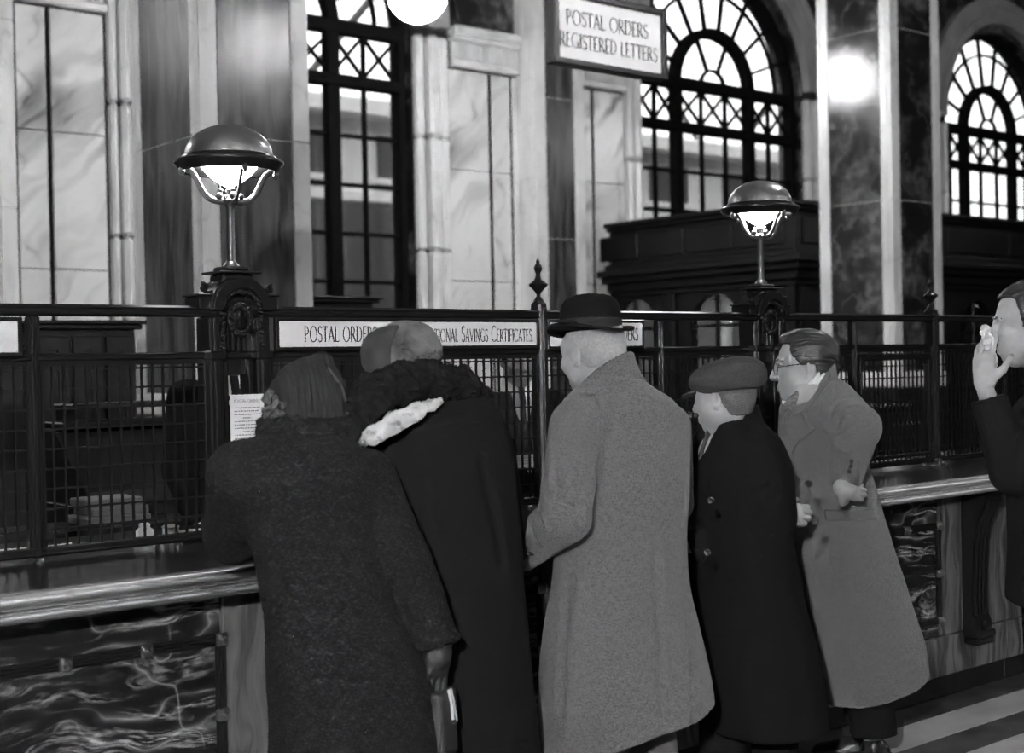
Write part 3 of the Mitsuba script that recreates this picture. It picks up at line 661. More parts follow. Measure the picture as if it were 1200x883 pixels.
def counter_lamp(x, label):
    L = thing('counter_lamp', label, 'lamp', 'domed lamps on the counter grille')
    o = (x, 0, 0)
    add(L + '__stem', lathe([(0, 1.897), (.026, 1.897), (.026, 1.902), (.018, 1.912), (.0135, 1.918), (.0125, 2.08), (.016, 2.088), (.016, 2.094), (.0125, 2.098), (0, 2.098)], 28, o), 'm_rosette', 40)
    ZR = 2.245
    dome = [(.139, ZR), (.1405, ZR + .006)] + [(.139 * math.cos(t), ZR + .008 + .098 * math.sin(t)) for t in np.linspace(.05, PI / 2 - .02, 20)] + [(0, ZR + .106)]
    inner = [(0, ZR + .100)] + [(.134 * math.cos(t), ZR + .004 + .096 * math.sin(t)) for t in np.linspace(PI / 2 - .02, 0, 16)]
    add(L + '__dome', lathe(dome, 64, o), 'm_dome', 40)
    add(L + '__reflector', lathe(inner, 48, o), 'm_shade_white', True)
    add(L + '__rim', lathe([(.134, ZR + .004), (.139, ZR + .006), (.150, ZR + .002), (.152, ZR - .004), (.166, ZR - .009), (.174, ZR - .014), (.174, ZR - .021), (.168, ZR - .026), (.158, ZR - .040), (.150, ZR - .046), (.140, ZR - .044), (.134, ZR - .02), (.134, ZR + .004)], 64, o), 'm_bronze_dark', 30)
    # opal bowl
    bowl = [(.003, ZR - .098), (.014, ZR - .092), (.040, ZR - .078), (.066, ZR - .058), (.086, ZR - .036), (.098, ZR - .012), (.102, ZR + .012)]
    d = mikit.ply(lathe(bowl, 48, o), 'm_opal', smooth=True); d['emitter'] = {'type': 'area', 'radiance': g3(9.0)}
    scene[L + '__bowl'] = d
    add(L + '__bowl_stem', lathe([(0, ZR - .15), (.012, ZR - .15), (.006, ZR - .135), (.006, ZR - .112), (.014, ZR - .102), (.004, ZR - .092), (0, ZR - .092)], 20, o), 'm_bracket', 40)
    add(L + '__hub', lathe([(0, 2.094), (.014, 2.094), (.024, 2.102), (.026, 2.108), (.014, 2.114), (.010, 2.12), (0, 2.12)], 28, o), 'm_bracket', 40)
    for k in range(4):
        t = PI / 4 + k * PI / 2 + .62
        c, s = math.cos(t), math.sin(t)
        prof = [(.020, 2.106), (.045, 2.106), (.066, 2.112), (.084, 2.128), (.097, 2.150), (.108, 2.174), (.120, 2.194), (.134, 2.206), (.148, 2.207), (.156, 2.200), (.155, 2.191), (.148, 2.189)]
        b = add(L + '__bracket', tube([(x + r * c, r * s, z) for r, z in prof], .0085, 10, flat=(.55, 1.25)), 'm_bracket', 40)
        for rr_, zz_, q in ((.153, 2.197, .010), (.034, 2.122, .013), (.030, 2.140, .008)):
            add(b + '__volute', xf(trimesh.creation.icosphere(subdivisions=2, radius=q), None, (x + rr_ * c, rr_ * s, zz_)), 'm_bracket', True)
for k in (-1, 1, 3): lamp_pier(k * S)
counter_lamp(-S, 'domed metal lamp on the left pier of the grille, the larger in view')
counter_lamp(S, 'domed metal lamp on the right pier of the grille, above the bareheaded man in glasses')

# sign boards on the grille
def sign_board(x0, x1, z0, z1, label, texts):
    B = thing('sign_board', label, 'sign', 'white sign boards along the grille')
    y = -.046
    add(B + '__panel', box(x0 + .012, x1 - .012, y - .004, y + .012, z0 + .012, z1 - .012, .001), 'm_sign_white')
    add(B + '__frame', cat_([box(x0, x1, y - .008, y + .014, z1 - .013, z1, .003), box(x0, x1, y - .008, y + .014, z0, z0 + .013, .003), box(x0, x0 + .013, y - .008, y + .014, z0, z1, .003), box(x1 - .013, x1, y - .008, y + .014, z0, z1, .003)]), 'm_bronze')
    for t, xa, xb, h in texts: put_text(B, t, xa, xb, y - .004, (z0 + z1) / 2 - h * .5, h)
sign_board(-1.165, -.044, 1.624, 1.734, 'long white sign board reading POSTAL ORDERS and NATIONAL SAVINGS CERTIFICATES', [('POSTAL ORDERS', -1.058, -.772, .052), ('NatIonal SavIngs CertIfIcates.'.replace('I', 'i'), -.575, -.072, .058)])
sign_board(-.002, .512, 1.618, 1.734, 'white sign board half hidden behind the bowler hat', [('POSTAL ORDERS', .19, .478, .050)])
sign_board(-2.56, -1.985, 1.616, 1.730, 'white sign board cut off at the left edge of the picture', [('POSTAL ORDERS', -2.48, -2.09, .050)])
# notice on the left lamp pier
N = thing('notice', 'white printed notice pinned to the left lamp pier of the grille', 'notice')
add(N + '__sheet', box(-1.342, -1.222, -.0655, -.0645, 1.27, 1.488), 'm_paper')
put_text(N, 'POSTAL ORDERS', -1.328, -1.236, -.0655, 1.462, .010, 'm_ink_soft')
rng = np.random.default_rng(9)
rows = []
for k in range(15):
    x = -1.328; z = 1.444 - .0108 * k
    if k in (3, 7, 11): x += .03
    end = -1.234 - (rng.uniform(0, .03) if k % 4 == 3 else 0)
    while x < end - .005:
        w = rng.uniform(.004, .013); rows.append(box(x, min(x + w, end), -.0661, -.0652, z, z + .0035)); x += w + .003
add(N + '__print', cat_(rows), 'm_ink_soft')

# hanging sign
HS = thing('hanging_sign', 'white hanging sign reading POSTAL ORDERS REGISTERED LETTERS in a black frame', 'sign')
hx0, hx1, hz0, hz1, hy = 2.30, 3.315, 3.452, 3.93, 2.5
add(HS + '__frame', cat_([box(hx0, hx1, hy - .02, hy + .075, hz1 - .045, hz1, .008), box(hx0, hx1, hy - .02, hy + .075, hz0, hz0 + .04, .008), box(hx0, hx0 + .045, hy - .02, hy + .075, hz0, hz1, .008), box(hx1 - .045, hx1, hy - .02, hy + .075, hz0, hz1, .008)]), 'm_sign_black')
d = mikit.ply(box(hx0 + .03, hx1 - .03, hy + .005, hy + .06, hz0 + .03, hz1 - .03), 'm_sign_white'); d['emitter'] = {'type': 'area', 'radiance': g3(.05)}   # weak glow added to brighten the white panel
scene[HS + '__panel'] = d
for k, (t, xa, xb, z) in enumerate([('POSTAL ORDERS', 2.42, 3.15, 3.715), ('REGISTERED LETTERS', 2.36, 3.235, 3.57)]):
    put_text(HS, t, xa, xb, hy + .005, z, .094)
for x in (hx0 + .1, hx1 - .1): add(HS + '__rod', tube([(x, hy + .03, hz1 - .01), (x, hy + .03, 9.0)], .014, 8), 'm_bronze')

# ------------------------------------------------------------------ soft shapes: signed distance fields, meshed with surface nets
f32 = np.float32
def _v(x): return np.asarray(x, f32)
class Sdf:
    def __init__(s): s.ops = []
    def op(s, fn, c, r, mode='u', k=0.0): s.ops.append((fn, _v(c), float(r), mode, k)); return s
    def sphere(s, c, r, mode='u', k=.01):
        c = _v(c); return s.op(lambda P: np.linalg.norm(P - c, axis=-1) - r, c, r, mode, k)
    def cone(s, a, b, ra, rb, mode='u', k=.01, flat=False, tip=False):
        a, b = _v(a), _v(b); d = b - a; L = float(np.linalg.norm(d)) + 1e-9; u = d / L
        def fn(P):
            q = P - a; t = q @ u; tc = np.clip(t, 0, L)
            w = np.linalg.norm(q - tc[..., None] * u, axis=-1); r = ra + (rb - ra) * tc / L
            if flat:
                w2 = np.sqrt(np.maximum((q * q).sum(-1) - t * t, 0)); return np.maximum(w2 - r, np.maximum(t - L, -t))
            if tip:
                w2 = np.sqrt(np.maximum((q * q).sum(-1) - t * t, 0)); return np.maximum(w - r, np.where(t > L, t - L, -1e3).astype(f32))
            return w - r
        return s.op(fn, (a + b) / 2, L / 2 + max(ra, rb), mode, k)
    def ell(s, c, rad, M=None, mode='u', k=.01):
        c, rad = _v(c), _v(rad); M = None if M is None else _v(M)
        def fn(P):
            q = P - c
            if M is not None: q = q @ M          # columns of M: local axes
            k0 = np.linalg.norm(q / rad, axis=-1); k1 = np.linalg.norm(q / rad ** 2, axis=-1)
            return k0 * (k0 - 1) / np.maximum(k1, 1e-6)
        return s.op(fn, c, max(rad), mode, k)
    def box(s, c, half, M=None, r=.004, mode='u', k=.006):
        c, half = _v(c), _v(half) - r; M = None if M is None else _v(M)
        def fn(P):
            q = P - c
            if M is not None: q = q @ M
            q = np.abs(q) - half
            return np.linalg.norm(np.maximum(q, 0), axis=-1) + np.minimum(q.max(-1), 0) - r
        return s.op(fn, c, float(np.linalg.norm(half)) + r, mode, k)
    def loft(s, st, face, n=2.4, mode='u', k=.02, flare=None, cap=.012, bk=1.0):
        """st: rows (z, cx, cy, a, b); face: angle from +y to +x; flare: (count, amplitude, z_top) of hem folds."""
        st = np.array(sorted(st), float); z0, z1 = st[0, 0], st[-1, 0]
        from scipy.interpolate import PchipInterpolator
        zz = np.linspace(z0, z1, 200); tab = PchipInterpolator(st[:, 0], st[:, 1:5])(zz).astype(f32)
        fx, fy = math.sin(face), math.cos(face)
        def fn(P):
            z = np.clip(P[..., 2], z0, z1); i = (z - z0) / (z1 - z0) * 199; i0 = np.minimum(i.astype(int), 198); w = (i - i0)[..., None]
            q = tab[i0] * (1 - w) + tab[i0 + 1] * w
            dx, dy = P[..., 0] - q[..., 0], P[..., 1] - q[..., 1]
            u = dx * fy - dy * fx; v = dx * fx + dy * fy
            b = np.where(v < 0, q[..., 3] * bk, q[..., 3])
            a = q[..., 2]
            if flare is not None:
                cnt, amp, zt = flare[:3]; ph = flare[3] if len(flare) > 3 else 0.0
                th = np.arctan2(u / a, v / b); g = np.clip((zt - P[..., 2]) / (zt - z0), 0, 1) ** 1.4
                sc = 1 + amp * g * (np.sin(cnt * th + ph) * .6 + .4 * np.sin(cnt * 1.73 * th + 1.3 + ph) + .25 * np.sin(cnt * 3.1 * th + .4))
                a, b = a * sc, b * sc
            kk = (np.abs(u / a) ** n + np.abs(v / b) ** n) ** (1.0 / n)
            d = (kk - 1) * np.minimum(a, b)
            e = np.maximum(P[..., 2] - z1, z0 - P[..., 2])
            h = np.maximum(cap - np.abs(d - e), 0) / max(cap, 1e-6)
            return np.maximum(d, e) + h * h * cap * .25
        c = np.array([st[:, 1].mean(), st[:, 2].mean(), (z0 + z1) / 2]); r = np.linalg.norm([np.ptp(st[:, 1]) / 2 + st[:, 3].max() * 1.1, np.ptp(st[:, 2]) / 2 + st[:, 3].max() * 1.1, (z1 - z0) / 2])
        s.op(fn, c, r, mode, k); s.ops[-1] = s.ops[-1] + ((np.array([st[:, 1].min() - st[:, 3].max() * 1.15, st[:, 2].min() - st[:, 3].max() * 1.15, z0]), np.array([st[:, 1].max() + st[:, 3].max() * 1.15, st[:, 2].max() + st[:, 3].max() * 1.15, z1])),); return s
    def half(s, p, nrm, mode='i', k=0.0):
        p, nrm = _v(p), _v(nrm) / np.linalg.norm(nrm)
        return s.op(lambda P: (P - p) @ nrm, p, 1e3, mode, k)
    def disp(s, fn): return s.op(fn, (0, 0, 0), 1e3, 'd')
    def groove(s, pts, r, k=.006, mode='s'):
        for a, b in zip(pts[:-1], pts[1:]): s.cone(a, b, r, r, mode, k)
        return s
    def copy(s): q = Sdf(); q.ops = list(s.ops); return q
    @staticmethod
    def comb(D, d, mode, k):
        if mode == 'u':
            if k <= 0: return np.minimum(D, d)
            h = np.maximum(k - np.abs(D - d), 0) / k; return np.minimum(D, d) - h * h * k * .25
        if mode == 's':
            if k <= 0: return np.maximum(D, -d)
            h = np.maximum(k - np.abs(D + d), 0) / k; return np.maximum(D, -d) + h * h * k * .25
        if mode == 'i':
            if k <= 0: return np.maximum(D, d)
            h = np.maximum(k - np.abs(D - d), 0) / k; return np.maximum(D, d) + h * h * k * .25
        return D + d
    def ev(s, P):
        P = np.asarray(P, f32); D = np.full(P.shape[:-1], 9.0, f32)
        for o in s.ops: D = s.comb(D, o[0](P).astype(f32), o[3], o[4])
        return D
    def mesh(s, h, B=8):
        lo, hi = np.full(3, 1e9), np.full(3, -1e9)
        for o in s.ops:
            if o[3] == 'u' and o[2] < 50:
                a, b = (o[5] if len(o) > 5 else (o[1] - o[2], o[1] + o[2])); lo = np.minimum(lo, a); hi = np.maximum(hi, b)
        lo -= 3 * h; hi += 3 * h
        nb = np.ceil((hi - lo) / (h * B)).astype(int)
        g = np.stack(np.meshgrid(*[np.arange(n) for n in nb], indexing='ij'), -1).reshape(-1, 3)
        cen = (lo + (g + .5 - .5 / B) * h * B).astype(f32); hd = .87 * h * B
        Dc = s.ev(cen); act = np.where(np.abs(Dc) < 1.8 * hd + .012)[0]
        off = np.stack(np.meshgrid(*[np.arange(B)] * 3, indexing='ij'), -1).reshape(-1, 3)
        P = (lo + (g[act][:, None] * B + off[None]) * h).astype(f32)
        D = np.full(P.shape[:2], 9.0, f32); c0 = cen[act]
        for o in s.ops:
            if o[2] > 50: D = s.comb(D, o[0](P).astype(f32), o[3], o[4]); continue
            near = np.where(np.linalg.norm(c0 - o[1], axis=1) < o[2] + hd + o[4] + .02)[0]
            if len(near): D[near] = s.comb(D[near], o[0](P[near]).astype(f32), o[3], o[4])
        full = np.repeat(np.repeat(np.repeat(np.sign(Dc).reshape(nb), B, 0), B, 1), B, 2).astype(f32)
        full = full.reshape(nb[0], B, nb[1], B, nb[2], B)
        full[g[act][:, 0], :, g[act][:, 1], :, g[act][:, 2], :] = D.reshape(-1, B, B, B)
        return nets(full.reshape(nb * B), lo, h)
def nets(D, lo, h):
    ins = D < 0
    cs = sum(ins[a:D.shape[0] - 1 + a, b:D.shape[1] - 1 + b, c:D.shape[2] - 1 + c].astype(np.int8) for a in (0, 1) for b in (0, 1) for c in (0, 1))
    cells = np.argwhere((cs > 0) & (cs < 8))
    if not len(cells): return trimesh.Trimesh()
    idx = np.full(cs.shape, -1, np.int64); idx[tuple(cells.T)] = np.arange(len(cells))
    acc = np.zeros((len(cells), 3)); n = np.zeros(len(cells))
    cor = [(a, b, c) for a in (0, 1) for b in (0, 1) for c in (0, 1)]
    val = {q: D[cells[:, 0] + q[0], cells[:, 1] + q[1], cells[:, 2] + q[2]] for q in cor}
    for p in cor:
        for ax in range(3):
            if p[ax]: continue
            q = list(p); q[ax] = 1; q = tuple(q)
            a, b = val[p], val[q]; m = (a < 0) != (b < 0)
            t = np.where(m, a / np.where(m, a - b, 1), 0)
            pos = np.array(p, float)[None] + t[:, None] * np.eye(3)[ax]
            acc[m] += pos[m]; n[m] += 1
    V = lo + (cells + acc / n[:, None]) * h
    F = []
    for ax in range(3):
        u, w = (ax + 1) % 3, (ax + 2) % 3
        sl0 = [slice(None)] * 3; sl1 = [slice(None)] * 3; sl0[ax] = slice(0, -1); sl1[ax] = slice(1, None)
        e = ins[tuple(sl0)] != ins[tuple(sl1)]
        q = np.argwhere(e); q = q[(q[:, u] > 0) & (q[:, w] > 0) & (q[:, u] < D.shape[u] - 1) & (q[:, w] < D.shape[w] - 1)]
        if not len(q): continue
        fl = ins[tuple(q.T)]
        def at(du, dw):
            r = q.copy(); r[:, u] -= du; r[:, w] -= dw; return idx[tuple(r.T)]
        quad = np.stack([at(1, 1), at(0, 1), at(0, 0), at(1, 0)], 1)
        quad[~fl] = quad[~fl][:, ::-1]
        F.append(quad)
    F = np.vstack(F); F = F[(F >= 0).all(1)]
    F = np.vstack([F[:, [0, 1, 2]], F[:, [0, 2, 3]]])
    return trimesh.Trimesh(V, F, process=False)
def join(ms):
    """One continuous mesh from overlapping closed ones."""
    try:
        M = None
        for m in ms:
            q = m3.Manifold(m3.Mesh(np.asarray(m.vertices, np.float32), np.asarray(m.faces, np.uint32)))
            if q.status() != m3.Error.NoError: raise ValueError
            M = q if M is None else M + q
        r = M.to_mesh(); return trimesh.Trimesh(r.vert_properties[:, :3], r.tri_verts, process=False)
    except Exception:
        return cat_(ms)

# ------------------------------------------------------------------ figures
def unit(v): v = np.asarray(v, float); return v / np.linalg.norm(v)
def frame(yaw, pitch=0.0, roll=0.0):
    """Columns right, forward, up. yaw from +y towards +x; pitch > 0 looks down; roll > 0 tips the head to its right."""
    f = np.array([math.sin(yaw), math.cos(yaw), 0]); r = np.array([math.cos(yaw), -math.sin(yaw), 0]); u = np.array([0, 0, 1.0])
    f, u = f * math.cos(pitch) - u * math.sin(pitch), u * math.cos(pitch) + f * math.sin(pitch)
    r, u = r * math.cos(roll) - u * math.sin(roll), u * math.cos(roll) + r * math.sin(roll)
    return np.stack([r, f, u], 1)
class Head:
    def __init__(h, c, M, s=1.0): h.c, h.M, h.s = np.asarray(c, float), M, s
    def at(h, x, y, z): return h.c + h.M @ (np.array([x, y, z]) * h.s)
    def face(h, S, young=False):
        A, s, M = h.at, h.s, h.M
        e = lambda c, r, k=.02, mode='u': S.ell(A(*c), np.array(r) * s, M, mode, k * s)
        e((0, -.012, .040), (.074, .097, .084)); e((0, .030, -.030), (.058, .062, .082), .03)
        e((0, .052, -.088), (.030, .030, .026), .03)
        for q in (-1, 1):
            e((q * .046, .012, -.055), (.020, .030, .028), .03)
            e((q * .040, .062, -.018), (.024, .022, .024), .025)
            e((q * .056, .045, .030), (.016, .022, .024), .02)
        S.cone(A(-.034, .080, .030), A(.034, .080, .030), .011 * s, .011 * s, k=.015 * s)
        for q in (-1, 1): S.sphere(A(q * .031, .096, .010), .0145 * s, 's', .012 * s)
        for q in (-1, 1): S.sphere(A(q * .0305, .0755, .009), .0145 * s, k=.003)
        S.cone(A(0, .090, .022), A(0, .110, -.026), .0075 * s, .0115 * s, k=.010 * s)
        for q in (-1, 1): S.sphere(A(q * .0115, .099, -.030), .0085 * s, k=.006)
        S.cone(A(-.017, .0885, -.0565), A(.017, .0885, -.0565), .0065 * s, .0065 * s, k=.008); S.cone(A(-.014, .0885, -.0685), A(.014, .0885, -.0685), .0075 * s, .0075 * s, k=.008)
        S.cone(A(-.022, .0985, -.0622), A(.022, .0985, -.0622), .0022 * s, .0022 * s, 's', .004)
        for q in (-1, 1):
            E = M @ np.array([[.94, q * .34, 0], [-q * .34, .94, 0], [0, 0, 1]])
            S.ell(A(q * .077, -.012, .001), np.array([.0075, .0175, .029]) * s, E, k=.006)
            S.ell(A(q * .0855, -.009, .005), np.array([.006, .0110, .019]) * s, E, 's', .004)
            S.ell(A(q * .074, -.004, -.024), np.array([.007, .009, .011]) * s, E, k=.008)
        return S
    def neck(h, S, base, r0=.056, r1=.062): S.cone(h.at(0, -.022, -.045), base, r0, r1, k=.03); return S
    def hair(h, line, thick=.011, seed=0, wave=.003, nap=-.055, extra=None):
        """line(x, y, z) in head space > 0 where hair grows."""
        A, s, M = h.at, h.s, h.M
        S = Sdf()
        S.ell(A(0, -.012, .040), np.array([.074 + thick, .097 + thick, .084 + thick]) * s, M)
        S.ell(A(0, -.045, -.010), np.array([.062 + thick * .6, .058 + thick * .6, .070]) * s, M, k=.03)
        if extra: extra(S)
        Mi = M / s; c = h.c
        def cut(P):
            q = (P - _v(c)) @ _v(Mi); return -line(q[..., 0], q[..., 1], q[..., 2]).astype(f32)
        S.op(cut, (0, 0, 0), 1e3, 'i', .008)
        def strands(P):
            q = ((P - _v(c)) @ _v(Mi)).astype(float)
            a = np.arctan2(q[..., 0], q[..., 2]) * 9
            return (wave * (meshkit.noise(np.stack([a * 4, q[..., 1] * 25, q[..., 2] * 30], -1), seed) - .5)).astype(f32) * 2
        S.disp(strands)
        return S
def hand(S, wrist, d, pn, side, curl=(.3, .3, .35, .4), thumb=.5, s=1.0, spread=.06):
    """d: wrist to knuckles; pn: out of the back of the hand; side +1 right hand, -1 left. Returns the fingertips."""
    d, pn = unit(d), np.asarray(pn, float); pn = unit(pn - d * (pn @ d)); x = np.cross(d, pn) * side    # towards the thumb
    x = -x
    w = np.asarray(wrist, float); tips = []
    kn = [(.0275, .092), (.0092, .096), (-.0092, .092), (-.0265, .084)]
    ln = [(.044, .026, .021), (.049, .030, .022), (.045, .028, .021), (.035, .021, .019)]
    rr = [.0096, .0098, .0094, .0084]
    for i in range(4):
        k = w + s * (x * kn[i][0] + d * kn[i][1]); b = w + s * (x * kn[i][0] * .62 + d * .014)
        S.cone(b, k, .0145 * s, .0115 * s, k=.012)
        t = 0.0; p = k; dd = unit(d + x * spread * (1.5 - i))
        for j in range(3):
            t += curl[i] * (1.0, 1.25, .9)[j]
            v = dd * math.cos(t) - pn * math.sin(t)
            q = p + v * ln[i][j] * s
            S.cone(p, q, rr[i] * s * (1 - .10 * j), rr[i] * s * (.9 - .10 * j), k=.0035); p = q
        tips.append(p)
    S.cone(w, w + d * .05 * s, .024 * s, .026 * s, k=.02)
    b = w + s * (x * .020 + d * .022 - pn * .006); dd = unit(d * .62 + x * .75 - pn * .25)
    m = b + dd * .044 * s; S.cone(b, m, .0165 * s, .0125 * s, k=.012)
    v = unit(dd * math.cos(thumb) + (d * .7 - x * .5 - pn * .35) * math.sin(thumb)); q = m + v * .034 * s
    S.cone(m, q, .0115 * s, .010 * s, k=.004)
    v = unit(v * math.cos(thumb * .6) + (d * .5 - x * .6 - pn * .3) * math.sin(thumb * .6)); S.cone(q, q + v * .026 * s, .0098 * s, .0078 * s, k=.004)
    return tips
def folds(seed, amp=.004, fx=7.0, fz=2.2):
    def fn(P):
        q = P.astype(float)
        return (amp * 2 * (meshkit.noise(np.stack([q[..., 0] * fx + 2 * np.sin(q[..., 2] * 3), q[..., 1] * fx, q[..., 2] * fz], -1), seed) - .5)
                + amp * .8 * (meshkit.noise(q * np.array([fx * 2.7, fx * 2.7, fz * 4]), seed + 1) - .5)).astype(f32)
    return fn
def offset_patch(S, off, region, h, k=.0):
    """A thin layer of cloth on S, cut out by the region (another Sdf)."""
    Q = region.copy(); e = S.ev
    Q.op(lambda P: e(P.reshape(-1, 3)).reshape(P.shape[:-1]) - off, (0, 0, 0), 1e3, 'i', k)
    return Q
def surf(S, p, d, n=60, L=.25):
    """Walks from p along d to the surface of S."""
    p = np.asarray(p, float); d = unit(d); t = np.linspace(0, L, 400); v = S.ev(p + t[:, None] * d)
    i = np.where(v < 0)[0]; return p + d * t[i[0] if len(i) else 0]
def normal(S, p):
    e = .004; g = np.array([S.ev(np.asarray(p) + e * a) - S.ev(np.asarray(p) - e * a) for a in np.eye(3)]).ravel(); return unit(g)
def button(key, S, p, d, m, r=.011):
    q = surf(S, p, d); n = normal(S, q); a = unit(np.cross(n, [0, 0, 1])); b = np.cross(n, a)
    B = lathe([(0, -.002), (r, -.002), (r, .0025), (r * .8, .0042), (r * .55, .003), (0, .003)], 16)
    add(key + '__button', xf(B, np.stack([a, b, n], 1), q), m, 40)

# cloth, skin and hair
def tweed(lo, hi, f=330.0, herr=True):
    def fn(p, n, uv):
        s = noise(p.x * f, p.y * f, p.z * f * .8)
        if herr:
            u = (p.x * .8 - p.y * .6) * 70; z = dr.abs(u - dr.floor(u) - .5) * 1.0
            t = (p.z * 190 + z * 3.0); t = dr.abs(t - dr.floor(t) - .5) * 2
            s = .6 * s + .4 * t
        return mi.Color3f(lo + (hi - lo) * s)
    return fn
def cloth(name, v): scene[name] = two({'type': 'principled', 'base_color': v if isinstance(v, dict) else g3(v), 'roughness': .95, 'specular': .05, 'sheen': .0}); return name
cloth('m_coat_grey', proc(tweed(.028, .185, 270)))
cloth('m_coat_tweed', proc(tweed(.028, .150, 270)))
cloth('m_coat_nubby', proc(lambda p, n, uv: mi.Color3f(.0018 + .016 * dr.power(noise(p.x * 240, p.y * 240, p.z * 240), 3.0))))
cloth('m_coat_black', proc(lambda p, n, uv: mi.Color3f(.0018 + .0022 * noise(p.x * 300, p.y * 300, p.z * 300))))
cloth('m_coat_boy', proc(lambda p, n, uv: mi.Color3f(.0018 + .0022 * noise(p.x * 300, p.y * 300, p.z * 300))))
cloth('m_trouser', .0035); cloth('m_suit', .0035); cloth('m_suit_clerk', .012)
cloth('m_hat_black', .0025); cloth('m_felt_dark', proc(lambda p, n, uv: mi.Color3f(.006 + .005 * noise(p.x * 200, p.y * 200, p.z * 200))))
cloth('m_felt_brim', proc(lambda p, n, uv: mi.Color3f(.010 + .016 * noise(p.x * 30, p.y * 30, p.z * 30))))
cloth('m_felt_grey', proc(lambda p, n, uv: mi.Color3f(.020 + .085 * smoothstep(.3, .75, fbm(p.x * 14, p.y * 14, p.z * 14, 3)) + .02 * noise(p.x * 150, p.y * 150, p.z * 150))))
cloth('m_cap', proc(tweed(.012, .030, 260, False)))
cloth('m_fur', proc(lambda p, n, uv: mi.Color3f(.001 + .0045 * noise(p.x * 90, p.y * 90, p.z * 90))))
cloth('m_scarf_white', proc(lambda p, n, uv: mi.Color3f(.62 - .3 * smoothstep(.5, .75, fbm(p.x * 45, p.y * 45, p.z * 45, 3)))))
cloth('m_scarf_check', proc(lambda p, n, uv: mi.Color3f(.05 + .16 * noise(p.x * 160, p.y * 160, p.z * 160))))
cloth('m_shirt', .72); cloth('m_tie', .02)
cloth('m_dress', proc(lambda p, n, uv: mi.Color3f(.12 + .38 * noise(p.x * 220, p.y * 220, p.z * 220))))
gloss('m_glove', g3(.009), .4); gloss('m_shoe', g3(.008), .12); gloss('m_button', g3(.008), .3); gloss('m_eye', g3(.012), .06); gloss('m_spectacle', g3(.008), .15)
gloss('m_skin', proc(lambda p, n, uv: mi.Color3f(.41 + .05 * noise(p.x * 60, p.y * 60, p.z * 60))), .42)
gloss('m_hair_dark', proc(lambda p, n, uv: mi.Color3f(.004 + .006 * noise(p.x * 300, p.y * 120, p.z * 300))), .22)
gloss('m_hair_grey', proc(lambda p, n, uv: mi.Color3f(.012 + .07 * noise(p.x * 200, p.y * 200, p.z * 120))), .4)
gloss('m_hair_mid', proc(lambda p, n, uv: mi.Color3f(.03 + .06 * noise(p.x * 300, p.y * 200, p.z * 300))), .35)

def legs(name, hips, knees, ankles, toes, mt='m_trouser', r=(.088, .062, .060), hem=.075):
    """Trousers as one part, and two shoes."""
    S = Sdf()
    for hp, kn, an in zip(hips, knees, ankles):
        S.cone(hp, kn, r[0], r[1], k=.03); S.cone(kn, np.asarray(an) + [0, 0, hem], r[1], r[2], k=.02, tip=True)
    S.disp(folds(3, .003, 9, 2.5))
    add(name + '__trousers', S.mesh(.008), mt, True)
    for an, to in zip(ankles, toes):
        an, to = np.asarray(an, float), unit(np.asarray(to, float)); sd = np.cross(to, [0, 0, 1.0])
        M = np.stack([sd, to, [0, 0, 1.0]], 1); g = np.array([an[0], an[1], 0])
        Q = Sdf()
        Q.ell(g + to * .10 + [0, 0, .035], (.047, .105, .038), M); Q.ell(g - to * .035 + [0, 0, .045], (.036, .055, .05), M, k=.03); Q.cone(g + [0, 0, .05], g + [0, 0, .11], .042, .044, k=.02)
        Q.ell(g + to * .06 + [0, 0, .055], (.038, .07, .04), M, k=.02)
        Q.box(g + to * .06 + [0, 0, .011], (.049, .155, .0105), M, .008, k=.006)
        Q.half(g, (0, 0, -1), 'i', .002)
        add(name + '__shoe', Q.mesh(.005), 'm_shoe', True)
def bare_body(st, face, arms, lg, head, neckbase, hands, skin_h=.0033, young=False):
    """One continuous body: trunk, limbs, neck, head with a face, hands."""
    S = Sdf()
    S.loft([(z, x, y, a * .80, b * .80) for z, x, y, a, b in st if .74 < z < 1.50], face, 2.2)
    for sh, el, wr in arms: S.cone(sh, el, .046, .038, k=.03); S.cone(el, wr, .038, .026, k=.02)
    for hp, kn, an in lg: S.cone(hp, kn, .070, .048, k=.03); S.cone(kn, an, .048, .034, k=.02)
    S.cone(neckbase, np.asarray(neckbase) - [0, 0, .12], .050, .075, k=.025)
    ms = [S.mesh(.011)]
    Hd = Sdf(); head.face(Hd, young); head.neck(Hd, neckbase); ms.append(Hd.mesh(skin_h))
    for fn in hands:
        Q = Sdf(); fn(Q); ms.append(Q.mesh(.0029))
    return join(ms), Hd

# ------------------------------------------------------------------ the people at the counter
def sleeve(S, sh, el, wr, r=(.078, .068, .058), k=.05):
    S.cone(sh, el, r[0], r[1], k=k); S.cone(el, wr, r[1], r[2], k=.012, tip=True)
def on_cloth(S, p, back=.35):
    d = unit(np.asarray(p, float) - CAM); return surf(S, np.asarray(p, float) - d * back, d, L=2 * back)
def seam(S, pts, r, k, dip=.5, back=.35):
    q = [on_cloth(S, p, back) for p in pts]; S.groove([a - unit(a - CAM) * r * (1 - dip) for a in q], r, k)
def crease(S, c, d, n, L, r=.006, k=.012):
    """A fold pressed into the cloth at c, along d, bending with n."""
    c, d, n = np.asarray(c, float), unit(d), np.asarray(n, float)
    S.groove([c - d * L / 2 + n * .0, c + n * L * .12, c + d * L / 2], r, k)
def V(a, b, t): return np.asarray(a, float) * (1 - t) + np.asarray(b, float) * t
A3 = np.array

